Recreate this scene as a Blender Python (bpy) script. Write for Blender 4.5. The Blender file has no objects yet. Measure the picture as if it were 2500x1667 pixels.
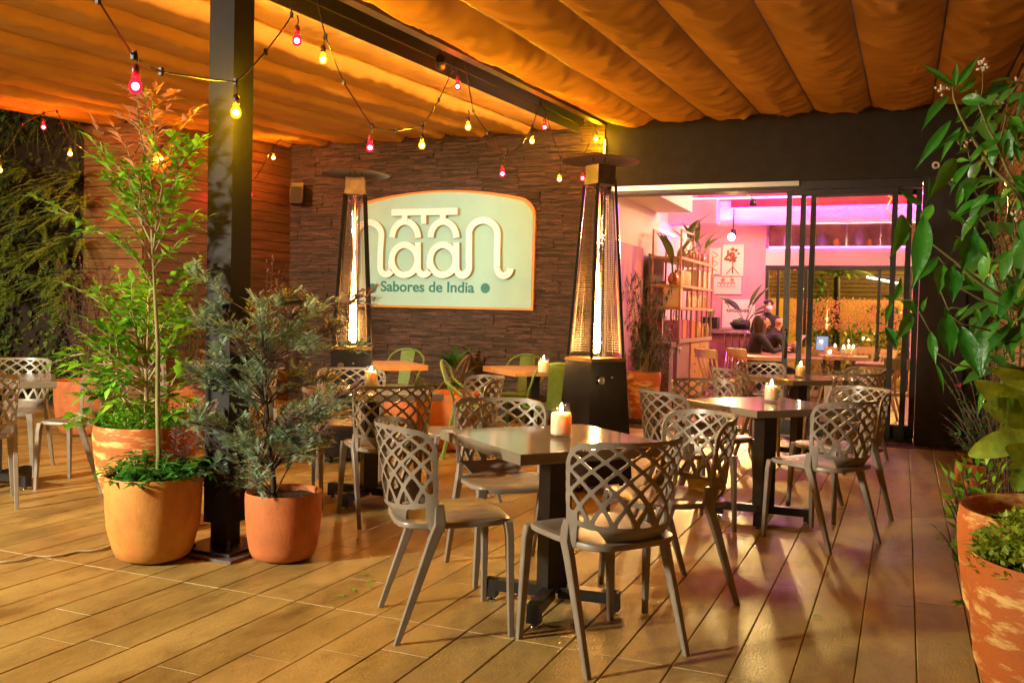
import bpy, bmesh, math, random
import numpy as np
from mathutils import Vector, Matrix, noise
random.seed(7)
R = math.radians
C = bpy.context.scene.collection
# ------------------------------------------------------------------ camera model
FPX, YAW, PIT, ROL, HC = 2262.6, R(22.92), R(1.895), R(1.364), 1.28
KV = 2500/2352
_cy, _sy, _cp, _sp = math.cos(YAW), math.sin(YAW), math.cos(PIT), math.sin(PIT)
_fw = Vector((-_sy*_cp, _cy*_cp, -_sp)); _u2 = Vector((-_sy*_sp, _cy*_sp, _cp)); _r = Vector((_cy, _sy, 0))
_R = _r*math.cos(ROL)+_u2*math.sin(ROL); _U = _u2*math.cos(ROL)-_r*math.sin(ROL)
EYE = Vector((0, 0, HC))
def ray(x, y): return _fw+_R*((x*KV-1250)/FPX)-_U*((y*KV-833.5)/FPX)
def FL(x, y, z=0.0): d = ray(x, y); return EYE+d*((z-HC)/d.z)        # point on a horizontal plane
def YP(x, y, Y): d = ray(x, y); return EYE+d*(Y/d.y)                 # point on a plane parallel to the sign wall
def XP(x, y, X): d = ray(x, y); return EYE+d*(X/d.x)                 # point on a plane along the boards
def DP(x, y, t): return EYE+ray(x, y)*t                              # point at a given depth
cam = bpy.data.cameras.new('camera'); co = bpy.data.objects.new('camera', cam); C.objects.link(co)
cam.sensor_width = 36; cam.lens = FPX/2500*36; cam.clip_start = 0.05; cam.clip_end = 500
M4 = Matrix.Identity(4)
for i in range(3):
    M4[i][0] = _R[i]; M4[i][1] = _U[i]; M4[i][2] = -_fw[i]; M4[i][3] = EYE[i]
co.matrix_world = M4
sc = bpy.context.scene; sc.camera = co
# ------------------------------------------------------------------ mesh helpers
class MB:
    def __init__(s): s.v = []; s.f = []; s.m = []; s.sm = []
    def add(s, vs, fs, m=0, sm=False):
        o = len(s.v); s.v.extend([tuple(p) for p in vs])
        for f in fs: s.f.append(tuple(i+o for i in f)); s.m.append(m); s.sm.append(sm)
        return s
    def box(s, x0, x1, y0, y1, z0, z1, m=0):
        return s.add([(x0,y0,z0),(x1,y0,z0),(x1,y1,z0),(x0,y1,z0),(x0,y0,z1),(x1,y0,z1),(x1,y1,z1),(x0,y1,z1)],
              [(0,3,2,1),(4,5,6,7),(0,1,5,4),(1,2,6,5),(2,3,7,6),(3,0,4,7)], m)
    def hexa(s, a, b, m=0):   # two quads (lists of four points) joined
        return s.add(list(a)+list(b), [(0,3,2,1),(4,5,6,7),(0,1,5,4),(1,2,6,5),(2,3,7,6),(3,0,4,7)], m)
    def obox(s, c, hx, hy, hz, rot=None, m=0):
        pts = []
        for z in (-hz, hz):
            for x, y in ((-hx,-hy),(hx,-hy),(hx,hy),(-hx,hy)):
                p = Vector((x,y,z)); p = rot@p if rot else p
                pts.append(p+Vector(c))
        return s.hexa(pts[:4], pts[4:], m)
    def bar(s, a, b, w, h=None, m=0, up=(0,0,1), w2=None, h2=None):
        a = Vector(a); b = Vector(b); h = h or w; w2 = w2 or w; h2 = h2 or (h if w2 == w else h*w2/w); d = (b-a).normalized(); u = Vector(up)
        if abs(d.dot(u)) > .98: u = Vector((0,1,0))
        sd = d.cross(u).normalized(); u = sd.cross(d)
        q = lambda p, ww, hh: [p-sd*ww/2-u*hh/2, p+sd*ww/2-u*hh/2, p+sd*ww/2+u*hh/2, p-sd*ww/2+u*hh/2]
        return s.hexa(q(a,w,h), q(b,w2,h2), m)
    def tube(s, pts, r, n=8, m=0, cap=True, sm=True):
        pts = [Vector(p) for p in pts]; k = len(pts)
        rr = r if isinstance(r, (list, tuple)) else [r]*k
        vs = []; fs = []; ref = None
        for i, p in enumerate(pts):
            d = (pts[min(i+1,k-1)]-pts[max(i-1,0)]).normalized()
            if ref is None:
                ref = Vector((0,0,1)) if abs(d.z) < .9 else Vector((1,0,0))
            a = d.cross(ref)
            if a.length < 1e-4: a = d.cross(Vector((.3,.8,.5)))
            a.normalize(); b = d.cross(a); ref = b.cross(d)*1.0 if False else ref
            for j in range(n):
                t = 2*math.pi*j/n; vs.append(p+(a*math.cos(t)+b*math.sin(t))*rr[i])
        for i in range(k-1):
            for j in range(n):
                j2 = (j+1) % n; fs.append((i*n+j, i*n+j2, (i+1)*n+j2, (i+1)*n+j))
        s.add(vs, fs, m, sm)
        if cap:
            o = len(s.v)-len(vs)
            s.f.append(tuple(o+j for j in range(n))[::-1]); s.m.append(m); s.sm.append(False)
            s.f.append(tuple(o+(k-1)*n+j for j in range(n))); s.m.append(m); s.sm.append(False)
        return s
    def lathe(s, prof, n=32, c=(0,0,0), m=0, sm=True, sq=None):
        vs = []; fs = []; k = len(prof)
        for r, z in prof:
            for j in range(n):
                t = 2*math.pi*j/n; vs.append((c[0]+r*math.cos(t), c[1]+r*math.sin(t), c[2]+z))
        for i in range(k-1):
            for j in range(n):
                j2 = (j+1) % n; fs.append((i*n+j, i*n+j2, (i+1)*n+j2, (i+1)*n+j))
        return s.add(vs, fs, m, sm)
    def disc(s, c, r, n=24, m=0, up=1):
        vs = [(c[0]+r*math.cos(2*math.pi*j/n), c[1]+r*math.sin(2*math.pi*j/n), c[2]) for j in range(n)]
        return s.add(vs, [tuple(range(n)) if up > 0 else tuple(range(n))[::-1]], m)
    def ball(s, c, r, n=10, k=6, m=0, sz=1.0):
        prof = [(max(1e-4, r*math.sin(math.pi*i/k)), -r*sz*math.cos(math.pi*i/k)) for i in range(k+1)]
        return s.lathe(prof, n, c, m)
    def prism(s, poly, y0, y1, m=0, axis='y', side_m=None):
        # polygon in (x, z) extruded along y   (axis 'z': polygon in (x, y) extruded along z)
        n = len(poly); side_m = m if side_m is None else side_m
        f = (lambda p, t: (p[0], t, p[1])) if axis == 'y' else ((lambda p, t: (p[0], p[1], t)) if axis == 'z' else (lambda p, t: (t, p[0], p[1])))
        vs = [f(p, y0) for p in poly]+[f(p, y1) for p in poly]
        s.add(vs, [tuple(range(n)), tuple(range(n, 2*n))[::-1]], m)
        s.add(vs, [(i, (i+1) % n, n+(i+1) % n, n+i)[::-1] for i in range(n)], side_m)
        return s
    def leaf(s, p, d, up, L, W, droop=.15, fold=.25, n=1, m=0, wp=None):
        p = Vector(p); d = Vector(d).normalized(); up = Vector(up)
        sd = d.cross(up)
        if sd.length < 1e-3: sd = d.cross(Vector((.4,.7,.2)))
        sd.normalize(); nn = sd.cross(d)
        if n == 1:
            mid = p+d*L*.45-nn*L*droop*.25; tip = p+d*L-nn*L*droop
            return s.add([p, mid+sd*W/2+nn*W*fold, tip, mid-sd*W/2+nn*W*fold, mid], [(0,4,1),(4,2,1),(0,3,4),(4,3,2)], m, True)
        vs = []; fs = []
        for i in range(n+1):
            t = i/n; c = p+d*L*(t-.12*droop*t*t)-nn*L*droop*t*t
            w = W/2*((wp(t)) if wp else max(.015, math.sin(math.pi*min(1, t**.8*.97+.02))**.9))
            vs += [c-sd*w+nn*w*fold*2, c, c+sd*w+nn*w*fold*2]
        for i in range(n):
            a = i*3; fs += [(a,a+1,a+4,a+3), (a+1,a+2,a+5,a+4)]
        return s.add(vs, fs, m, True)
    def build(s, name, mats, parent=None, loc=None, rz=0, fix=True, ang=None):
        me = bpy.data.meshes.new(name); me.from_pydata(s.v, [], s.f)
        for mt in (mats if isinstance(mats, (list, tuple)) else [mats]): me.materials.append(mt)
        me.polygons.foreach_set('material_index', s.m); me.polygons.foreach_set('use_smooth', s.sm)
        if fix:
            b = bmesh.new(); b.from_mesh(me); bmesh.ops.recalc_face_normals(b, faces=b.faces); b.to_mesh(me); b.free()
        if ang: me.set_sharp_from_angle(angle=R(ang))
        me.update()
        o = bpy.data.objects.new(name, me); C.objects.link(o)
        if parent: o.parent = parent
        if loc: o.location = loc
        o.rotation_euler.z = rz
        return o
def tag(o, label=None, cat=None, group=None, kind=None):
    if label: o['label'] = label
    if cat: o['category'] = cat
    if group: o['group'] = group
    if kind: o['kind'] = kind
    return o
def thing(name, label, cat, loc=(0,0,0), rz=0, group=None):
    o = bpy.data.objects.new(name, None); C.objects.link(o); o.empty_display_size = .1
    o.location = loc; o.rotation_euler.z = rz
    return tag(o, label, cat, group)
KIDS = {}
def dup(root, loc, rz, label=None, group=None):
    r = root.copy(); C.objects.link(r); r.location = loc; r.rotation_euler.z = rz
    if label: r['label'] = label
    if group: r['group'] = group
    for ch in list(root.children):
        c = ch.copy(); C.objects.link(c); c.parent = r
        for g in list(ch.children):
            d = g.copy(); C.objects.link(d); d.parent = c
    return r
# ------------------------------------------------------------------ materials
def M(name, col, rough=.5, metal=0.0, var=0.0, vs=8, col2=None, stretch=(1,1,1), bump=0.0, bs=60, spec=.5, island=0.0, rvar=0.0, trans=0.0, coat=0.0, detail=6, contrast=(.35,.65)):
    mt = bpy.data.materials.new(name); mt.use_nodes = True; nt = mt.node_tree; N = nt.nodes; L = nt.links
    P = N['Principled BSDF']; P.inputs['Roughness'].default_value = rough; P.inputs['Metallic'].default_value = metal
    P.inputs['Base Color'].default_value = (*col, 1); P.inputs['Specular IOR Level'].default_value = spec
    P.inputs['Coat Weight'].default_value = coat; P.inputs['Coat Roughness'].default_value = .1
    tc = N.new('ShaderNodeTexCoord'); mp = N.new('ShaderNodeMapping'); L.new(tc.outputs['Object'], mp.inputs[0]); mp.inputs['Scale'].default_value = stretch
    out = None
    if var > 0 or col2:
        nz = N.new('ShaderNodeTexNoise'); nz.inputs['Scale'].default_value = vs; nz.inputs['Detail'].default_value = detail; nz.inputs['Roughness'].default_value = .65
        L.new(mp.outputs[0], nz.inputs['Vector'])
        rp = N.new('ShaderNodeValToRGB'); L.new(nz.outputs['Fac'], rp.inputs[0])
        rp.color_ramp.elements[0].position = contrast[0]; rp.color_ramp.elements[1].position = contrast[1]
        c2 = col2 or tuple(min(1, c*(1+var)) for c in col); c1 = col if col2 else tuple(c*(1-var) for c in col)
        rp.color_ramp.elements[0].color = (*c1, 1); rp.color_ramp.elements[1].color = (*c2, 1)
        out = rp.outputs[0]
        if rvar:
            mr = N.new('ShaderNodeMapRange'); L.new(nz.outputs['Fac'], mr.inputs[0]); mr.inputs[1].default_value = .3; mr.inputs[2].default_value = .7
            mr.inputs[3].default_value = max(.02, rough-rvar); mr.inputs[4].default_value = min(1, rough+rvar); L.new(mr.outputs[0], P.inputs['Roughness'])
    if island:
        g = N.new('ShaderNodeNewGeometry'); hs = N.new('ShaderNodeHueSaturation')
        mr = N.new('ShaderNodeMapRange'); L.new(g.outputs['Random Per Island'], mr.inputs[0]); mr.inputs[3].default_value = 1-island; mr.inputs[4].default_value = 1+island
        L.new(mr.outputs[0], hs.inputs['Value'])
        mh = N.new('ShaderNodeMapRange'); L.new(g.outputs['Random Per Island'], mh.inputs[0]); mh.inputs[3].default_value = .5+.045*island; mh.inputs[4].default_value = .5-.045*island
        L.new(mh.outputs[0], hs.inputs['Hue'])
        if out: L.new(out, hs.inputs['Color'])
        else: hs.inputs['Color'].default_value = (*col, 1)
        out = hs.outputs[0]
    if out: L.new(out, P.inputs['Base Color'])
    if bump:
        n2 = N.new('ShaderNodeTexNoise'); n2.inputs['Scale'].default_value = bs; n2.inputs['Detail'].default_value = 5; L.new(mp.outputs[0], n2.inputs['Vector'])
        bp = N.new('ShaderNodeBump'); bp.inputs['Strength'].default_value = bump; bp.inputs['Distance'].default_value = .01; L.new(n2.outputs['Fac'], bp.inputs['Height']); L.new(bp.outputs[0], P.inputs['Normal'])
    if trans:
        tr = N.new('ShaderNodeBsdfTranslucent'); mx = N.new('ShaderNodeMixShader'); mx.inputs[0].default_value = trans
        if out: L.new(out, tr.inputs[0])
        else: tr.inputs[0].default_value = (*col, 1)
        L.new(P.outputs[0], mx.inputs[1]); L.new(tr.outputs[0], mx.inputs[2]); L.new(mx.outputs[0], N['Material Output'].inputs[0])
    return mt
def EM(name, col, s):
    mt = bpy.data.materials.new(name); mt.use_nodes = True; nt = mt.node_tree; nt.nodes.clear()
    e = nt.nodes.new('ShaderNodeEmission'); e.inputs[0].default_value = (*col, 1); e.inputs[1].default_value = s
    o = nt.nodes.new('ShaderNodeOutputMaterial'); nt.links.new(e.outputs[0], o.inputs[0]); return mt
def FLAME(name, c0, c1, s0, s1, z0, z1, sc_=9):
    mt = bpy.data.materials.new(name); mt.use_nodes = True; nt = mt.node_tree; nt.nodes.clear(); N = nt.nodes; L = nt.links
    tc = N.new('ShaderNodeTexCoord'); sx = N.new('ShaderNodeSeparateXYZ'); L.new(tc.outputs['Object'], sx.inputs[0])
    nz = N.new('ShaderNodeTexNoise'); nz.inputs['Scale'].default_value = sc_; L.new(tc.outputs['Object'], nz.inputs['Vector'])
    ad = N.new('ShaderNodeMath'); ad.operation = 'MULTIPLY_ADD'; L.new(nz.outputs['Fac'], ad.inputs[0]); ad.inputs[1].default_value = (z1-z0)*.35; L.new(sx.outputs[2], ad.inputs[2])
    mr = N.new('ShaderNodeMapRange'); mr.inputs[1].default_value = z0+(z1-z0)*.17; mr.inputs[2].default_value = z1+(z1-z0)*.17; L.new(ad.outputs[0], mr.inputs[0])
    rp = N.new('ShaderNodeValToRGB'); rp.color_ramp.elements[0].color = (*c0,1); rp.color_ramp.elements[1].color = (*c1,1); L.new(mr.outputs[0], rp.inputs[0])
    st = N.new('ShaderNodeMapRange'); st.inputs[3].default_value = s0; st.inputs[4].default_value = s1; L.new(mr.outputs[0], st.inputs[0])
    e = N.new('ShaderNodeEmission'); L.new(rp.outputs[0], e.inputs[0]); L.new(st.outputs[0], e.inputs[1]); o = N.new('ShaderNodeOutputMaterial'); L.new(e.outputs[0], o.inputs[0]); return mt
def TINT(name, tint, glow, s):
    mt = bpy.data.materials.new(name); mt.use_nodes = True; nt = mt.node_tree; nt.nodes.clear(); N = nt.nodes
    t = N.new('ShaderNodeBsdfTransparent'); t.inputs[0].default_value = (*tint,1); e = N.new('ShaderNodeEmission'); e.inputs[0].default_value = (*glow,1); e.inputs[1].default_value = s
    a = N.new('ShaderNodeAddShader'); nt.links.new(t.outputs[0], a.inputs[0]); nt.links.new(e.outputs[0], a.inputs[1]); o = N.new('ShaderNodeOutputMaterial'); nt.links.new(a.outputs[0], o.inputs[0]); return mt
def GLASS(name, tint=(1,1,1), refl=.04, rough=.02, top=.8):
    mt = bpy.data.materials.new(name); mt.use_nodes = True; nt = mt.node_tree; nt.nodes.clear()
    t = nt.nodes.new('ShaderNodeBsdfTransparent'); t.inputs[0].default_value = (*tint, 1)
    g = nt.nodes.new('ShaderNodeBsdfGlossy'); g.inputs['Roughness'].default_value = rough
    lw = nt.nodes.new('ShaderNodeLayerWeight'); lw.inputs[0].default_value = .35
    mr = nt.nodes.new('ShaderNodeMapRange'); mr.inputs[3].default_value = refl; mr.inputs[4].default_value = top; nt.links.new(lw.outputs['Fresnel'], mr.inputs[0])
    mx = nt.nodes.new('ShaderNodeMixShader'); nt.links.new(mr.outputs[0], mx.inputs[0]); nt.links.new(t.outputs[0], mx.inputs[1]); nt.links.new(g.outputs[0], mx.inputs[2])
    o = nt.nodes.new('ShaderNodeOutputMaterial'); nt.links.new(mx.outputs[0], o.inputs[0]); return mt
deck_m = M('deck_board', (.275,.176,.05), .44, var=.3, vs=2.6, col2=(.49,.338,.105), stretch=(1.3,.6,1), bump=.22, bs=90, island=.09, rvar=.14, detail=10, spec=.35)
def stains(mt, amount=.55, scale=1.7, stretch=(1,1,1), lo=.50, hi=.72, tint=(.35,.27,.2)):
    # worn and dirty patches with shapes of their own, over the base colour
    nt = mt.node_tree; N = nt.nodes; L = nt.links; P = N['Principled BSDF']; src = P.inputs['Base Color'].links[0].from_socket
    tc = N.new('ShaderNodeTexCoord'); mp = N.new('ShaderNodeMapping'); mp.inputs['Scale'].default_value = stretch; L.new(tc.outputs['Object'], mp.inputs[0])
    a = N.new('ShaderNodeTexNoise'); a.inputs['Scale'].default_value = scale; a.inputs['Detail'].default_value = 12; a.inputs['Roughness'].default_value = .72; a.inputs['Distortion'].default_value = .6; L.new(mp.outputs[0], a.inputs['Vector'])
    r_ = N.new('ShaderNodeMapRange'); r_.inputs[1].default_value = lo; r_.inputs[2].default_value = hi; r_.inputs[4].default_value = amount; L.new(a.outputs['Fac'], r_.inputs[0])
    m_ = N.new('ShaderNodeMix'); m_.data_type = 'RGBA'; m_.blend_type = 'MULTIPLY'; L.new(r_.outputs[0], m_.inputs[0]); L.new(src, m_.inputs[6]); m_.inputs[7].default_value = (*tint,1); L.new(m_.outputs[2], P.inputs['Base Color'])
    return mt
stains(deck_m, .75, 2.3, (1.6,.8,1)); stains(deck_m, .6, 14, (3,.7,1), .58, .70)
deck_gap = M('deck_gap', (.035,.02,.01), .8)
filler = M('joint_filler', (.50,.37,.18), .7, var=.2, vs=20)
slate = M('slate', (.042,.025,.015), .5, var=.5, vs=7, col2=(.135,.080,.045), stretch=(1,1,6), bump=1.0, bs=45, island=.55, detail=9)
wood_red = M('red_wood', (.09,.036,.014), .34, var=.35, vs=5, col2=(.18,.08,.03), stretch=(.5,.5,7), bump=.25, bs=40, island=.18)
wood_pier = M('pier_wood', (.12,.066,.022), .45, var=.35, vs=5, col2=(.24,.135,.045), stretch=(.6,.6,7), bump=.25, bs=40, island=.2)
canvas_m = M('canvas', (.43,.235,.066), .9, var=.10, vs=1.6, bump=.12, bs=200, spec=.1)
black_steel = M('black_steel', (.016,.013,.011), .4, var=.3, vs=15)
beam_steel = M('brown_steel', (.07,.04,.022), .5, var=.25, vs=6)
post_steel = M('post_paint', (.030,.029,.0285), .8, var=.15, vs=9, bump=.08, bs=18, rvar=.08, spec=.2)
fascia_m = M('fascia_paint', (.019,.0155,.0125), .7, var=.25, vs=7, bump=.1, bs=120, spec=.3)
alu = M('aluminium', (.45,.43,.40), .35, .9)
chrome = M('chrome', (.7,.68,.65), .18, 1.0)
chair_m = M('taupe_plastic', (.235,.196,.155), .38, var=.14, vs=9, rvar=.10, bump=.04, bs=160)
table_m = M('table_laminate', (.22,.18,.125), .11, var=.06, vs=30)
terra_o = M('ochre_terracotta', (.55,.20,.038), .7, var=.2, vs=5, col2=(.60,.285,.05), bump=.12, bs=70, detail=8)
terra_r = M('red_terracotta', (.52,.15,.04), .72, var=.14, vs=7, bump=.14, bs=80)
terra_m = M('mottled_terracotta', (.52,.135,.022), .7, vs=4.2, col2=(.85,.53,.17), stretch=(1.0,1.0,3.6), bump=.2, bs=70, detail=10, contrast=(.50,.585))
soil_m = M('soil', (.035,.02,.012), .95, var=.5, vs=90, bump=.9, bs=110)
bark_g = M('green_bark', (.20,.19,.06), .7, var=.3, vs=25, stretch=(1,1,.3), bump=.3)
bark_p = M('pale_bark', (.36,.25,.13), .7, var=.3, vs=25, stretch=(1,1,.3), bump=.3)
bark_d = M('dark_bark', (.07,.045,.03), .8, var=.3, vs=25, stretch=(1,1,.3), bump=.3)
leaf_b = M('bright_leaf', (.18,.46,.025), .36, island=.38, trans=.3, spec=.5)
leaf_d = M('dark_leaf', (.05,.165,.022), .34, island=.4, trans=.15, spec=.6)
leaf_y = M('lime_leaf', (.34,.48,.05), .45, island=.35, trans=.25)
leaf_gr = M('grey_leaf', (.34,.46,.31), .55, island=.4, trans=.3)
leaf_pu = M('purple_leaf', (.23,.14,.13), .55, island=.35, trans=.15)
leaf_redlit = M('red_lit_leaf', (.60,.25,.12), .45, island=.25, trans=.25)  # glow of the red bulb painted into the colour of the top leaves
fern_m = M('fern_leaf', (.19,.28,.035), .5, island=.35, trans=.2)
ivy_m = M('wall_leaf', (.10,.17,.022), .5, island=.5, trans=.1)
bigleaf = M('big_leaf', (.05,.25,.018), .36, var=.25, vs=9, bump=.25, bs=70, island=.3, trans=.2, spec=.6)
flower_m = M('white_flower', (.75,.60,.50), .6)
mag_m = M('magenta_flower', (.42,.02,.10), .5)
wax = M('candle_wax', (.90,.80,.58), .5)
wax.node_tree.nodes['Principled BSDF'].inputs['Subsurface Weight'].default_value = 1; wax.node_tree.nodes['Principled BSDF'].inputs['Subsurface Radius'].default_value = (.05,.03,.015); wax.node_tree.nodes['Principled BSDF'].inputs['Subsurface Scale'].default_value = 1
jar_g = GLASS('jar_glass', (.99,1,.98), .02, .03, .35)
pane_g = GLASS('window_glass', (.96,.97,.96), .05)
tube_g = GLASS('quartz_tube', (1,.97,.93), .12)

for mt_ in (terra_o, terra_r): stains(mt_, .5, 3.5, (1,1,.8), .50, .66, (.45,.36,.30)); stains(mt_, .6, 40, (1,1,1), .64, .70, (.5,.4,.3))
stains(terra_m, .35, 5, (1,1,.8), .5, .68, (.5,.4,.32))
# ================================================================== SETTING
rnd = random.Random(11)
# ground sheet to the horizon
gm = M('earth', (.03,.025,.018), .95, var=.4, vs=2)
MB().add([(-250,-250,-.12),(250,-250,-.12),(250,250,-.12),(-250,250,-.12)], [(0,1,2,3)]).build('ground', gm)['kind'] = 'structure'
# boarded deck: real boards with open joints over a dark bed
PX0, PW = .0852, .2063
b = MB(); b.add([(-14,-4,-.02),(4,-4,-.02),(4,10.3,-.02),(-14,10.3,-.02)], [(0,1,2,3)], 1)
k0 = int((PX0+14)/PW)
for k in range(-10, k0):
    x1 = PX0-PW*k; x0 = x1-PW
    y = -4+rnd.random()*1.4
    cuts = [-4]
    while y < 10.0:
        cuts.append(y); y += rnd.choice((.62,1.0,1.35,1.35))+rnd.uniform(-.05,.05)
    if x1 < -.3: cuts = [c for c in cuts if abs(c-3.31) > .25]+[3.31]
    cuts = sorted(cuts)+[10.3]
    g = rnd.uniform(.0012,.0024)
    for a, c in zip(cuts[:-1], cuts[1:]):
        h = rnd.uniform(-.0006,.0006); e = .003
        X0, X1, Y0, Y1 = x0+g, x1-g, a+.0009, c-.0009
        pts = [(X0,Y0,-.02),(X1,Y0,-.02),(X1,Y1,-.02),(X0,Y1,-.02),(X0,Y0,-e+h),(X1,Y0,-e+h),(X1,Y1,-e+h),(X0,Y1,-e+h),(X0+e,Y0+.001,h),(X1-e,Y0+.001,h),(X1-e,Y1-.001,h),(X0+e,Y1-.001,h)]
        b.add(pts, [(8,9,10,11),(4,5,9,8),(5,6,10,9),(6,7,11,10),(7,4,8,11),(0,1,5,4),(1,2,6,5),(2,3,7,6),(3,0,4,7)], 0)
    if x1 < -.3 and x1 > -5.2:
        b.box(x0+.004, x1-.004, 3.307, 3.313, -.004, .0014, 2)
    elif x1 < 1 and rnd.random() < .35:
        yy = rnd.choice(cuts[1:-1]); b.box(x0+.004, x1-.004, yy-.003, yy+.003, -.004, .0008, 2)
b.build('deck', [deck_m, deck_gap, filler])['kind'] = 'structure'
# floor drain by the doorway
dr = thing('floor_drain', 'black slotted floor drain let into the boards along the glass doors', 'drain', (-1.1,10.16,0))
b = MB(); b.box(-1.85,1.75,-.09,-.08,.0,.006); b.box(-1.85,1.75,.08,.09,.0,.006)
for i in range(150): b.box(-1.84+i*.024,-1.828+i*.024,-.08,.08,-.002,.005)
b.build('grate', black_steel, dr); MB().box(-1.85,1.75,-.08,.08,-.012,-.006).build('channel', deck_gap, dr)

YW = 10.46
# stacked-slate wall with real strips of stone
st = MB(); z = 0.0; row = 0
XA, XB = -7.74, -3.30
st.box(XA, XB, YW+.03, YW+.25, 0, 3.55)
while z < 3.5:
    ph = rnd.choice((.10,.13,.15)); x = XA-rnd.random()*.5
    while x < XB:
        pl = rnd.uniform(.45,.75); xa, xb = max(XA, x), min(XB, x+pl-.004)
        if xb-xa > .02:
            zz = z; base = rnd.uniform(0,.012)
            while zz < z+ph-.004:
                sh = min(rnd.uniform(.009,.021), z+ph-.002-zz); xx = xa
                while xx < xb-.01:
                    sl = min(rnd.uniform(.12,.45), xb-xx); d = base+rnd.uniform(.0,.034)*rnd.random()**.5
                    st.box(xx, xx+sl-.0015, YW-d, YW+.04, zz, zz+sh-.0012); xx += sl
                zz += sh
        x += pl
    z += ph
sw = st.build('stone_wall', slate, fix=False)
tag(sw, 'dark brown stacked slate wall behind the mint sign', 'stone wall')
# wood-clad walls at the left
def planks(mb, a, b_, z0, z1, h, off):
    # horizontal boards along segment a-b (xy), facing to the side 'off'
    a = Vector((*a,0)); b_ = Vector((*b_,0)); n = Vector(off); zz = z0
    while zz < z1-.01:
        hh = min(h, z1-zz); cuts = [0]+([rnd.uniform(.3,.7)] if rnd.random() < .5 else [])+[1]
        for u, v in zip(cuts[:-1], cuts[1:]):
            p = a.lerp(b_, u+.0008); q = a.lerp(b_, v-.0008); t = n*(.018+rnd.uniform(0,.004))
            q4 = lambda z_: [p+Vector((0,0,z_)), q+Vector((0,0,z_)), q+t+Vector((0,0,z_)), p+t+Vector((0,0,z_))]
            mb.hexa(q4(zz), q4(zz+hh-.009))
        zz += hh
ww = thing('wood_wall', 'dark red wood-clad side wall left of the slate wall', 'wall', (-7.8,9.2,0))
b = MB(); planks(b, (-.1,-1.2), (.06,1.26), 0, 3.45, .125, (1,0,0)); b.build('cladding', wood_red, ww)
MB().hexa([(-.4,-1.2,0),(-.1,-1.2,0),(.058,1.26,0),(-.4,1.26,0)], [(-.4,-1.2,3.44),(-.1,-1.2,3.44),(.058,1.26,3.44),(-.4,1.26,3.44)]).build('core', deck_gap, ww)
pr = thing('wood_pier', 'honey brown plank-clad pier at the end of the green wall', 'pier', (-8.35,8.0,0))
b = MB(); planks(b, (-.45,0), (.44,0), 0, 3.3, .118, (0,-1,0)); b.build('cladding', wood_pier, pr)
MB().box(-.45,.44,.002,.4,0,3.28).build('core', deck_gap, pr)
# small speaker on the corner
sp = thing('wall_speaker', 'small black loudspeaker on a bracket in the corner by the slate wall', 'loudspeaker', (-7.62,10.28,2.22))
p = YP(684,447,10.25)
sp.location = p
mb = MB(); mb.obox((0,0,0),.085,.075,.135, Matrix.Rotation(.35,3,'Z')@Matrix.Rotation(-.2,3,'X')); mb.build('cabinet', black_steel, sp)
MB().obox((0.028,-.075,-.016),.07,.004,.115, Matrix.Rotation(.35,3,'Z')@Matrix.Rotation(-.2,3,'X')).build('front_grille', M('speaker_cloth',(.03,.03,.03),.9,bump=.5,bs=400), sp)
MB().bar((-.02,.05,0),(-.08,.2,0),.03).build('bracket', alu, sp)

# ---------------------------------------------------------------- canopy
SL = .046
def ZC(y): return 3.49+SL*(y-YW)
def strip(x0, x1, belly, seed, ya=-1.0, yb=10.36, nu=25, nv=260, amp=.012, pw=2.05, deep=False):
    vs = []; fs = []
    for j in range(nv+1):
        y = ya+(yb-ya)*j/nv
        for i in range(nu+1):
            u = i/nu*2-1
            prof = 1-abs(u)**pw if not deep else (1-max(0,(u-.62)/.38)**2.2 if u > .62 else (1-.42*(.62-u)/1.5 if u > -.88 else (1-.42)*(u+1)/.12))
            ys = y*1.0+.22*u*u
            r1 = 1-abs(noise.noise(Vector((u*.55+seed*3.7, ys*3.6, seed)))); r2 = 1-abs(noise.noise(Vector((u*.8+seed, ys*6.5, seed*2)))); w = 1.5*r1**5+.8*r2**5-.9+.4*noise.noise(Vector((u*1.5, ys*9, seed*5.1)))
            sag = belly*(1-(.50 if deep else .72)*max(0,min(1,(y-6.6)/3.6)))*prof*(1+.25*noise.noise(Vector((seed*9, y*.9, 0))))
            e = max(0, 1-(yb-y)/.5)
            vs.append((x0+(x1-x0)*i/nu, y, ZC(y)-sag-amp*w*prof**.6-.03*e*e*prof))
    for j in range(nv):
        for i in range(nu):
            a = j*(nu+1)+i; fs.append((a,a+1,a+nu+2,a+nu+1))
    return vs, fs
def canopy(name, label, x0, x1, n, belly, amp, sd, deep=False):
    t = thing(name, label, 'canopy', ((x0+x1)/2, 5, 0)); w = (x1-x0)/n
    off = Vector(t.location)
    for i in range(n):
        xa = x0+w*i; vs, fs = strip(xa+.006, xa+w-.006, belly*(1.5 if (i == 0 and not deep) else (.4 if deep and i == n-1 else 1)), sd+i, amp=amp, pw=2.6 if deep else 2.1, deep=deep)
        m = MB(); m.add([Vector(v)-off for v in vs], fs, 0, True); o = m.build('canvas_panel', canvas_m, t, fix=False)
    for i in range(n+1):
        xa = x0+w*i; m = MB()
        m.bar(Vector((xa,-1,ZC(-1)+.006))-off, Vector((xa,10.36,ZC(10.36)+.006))-off, .014, .014); m.build('seam_rod', black_steel, t)
    # closed top skin over the cloth
    return t
canopy('canvas_canopy', 'orange canvas canopy of wrinkled hanging strips over the glass doors', -3.25, -3.25+.572*9, 9, .068, .024, 20)
canopy('canvas_canopy', 'orange canvas canopy with deep smooth scallops over the left half of the terrace', -3.60-.575*9, -3.60, 9, .125, .010, 50, True)
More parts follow.
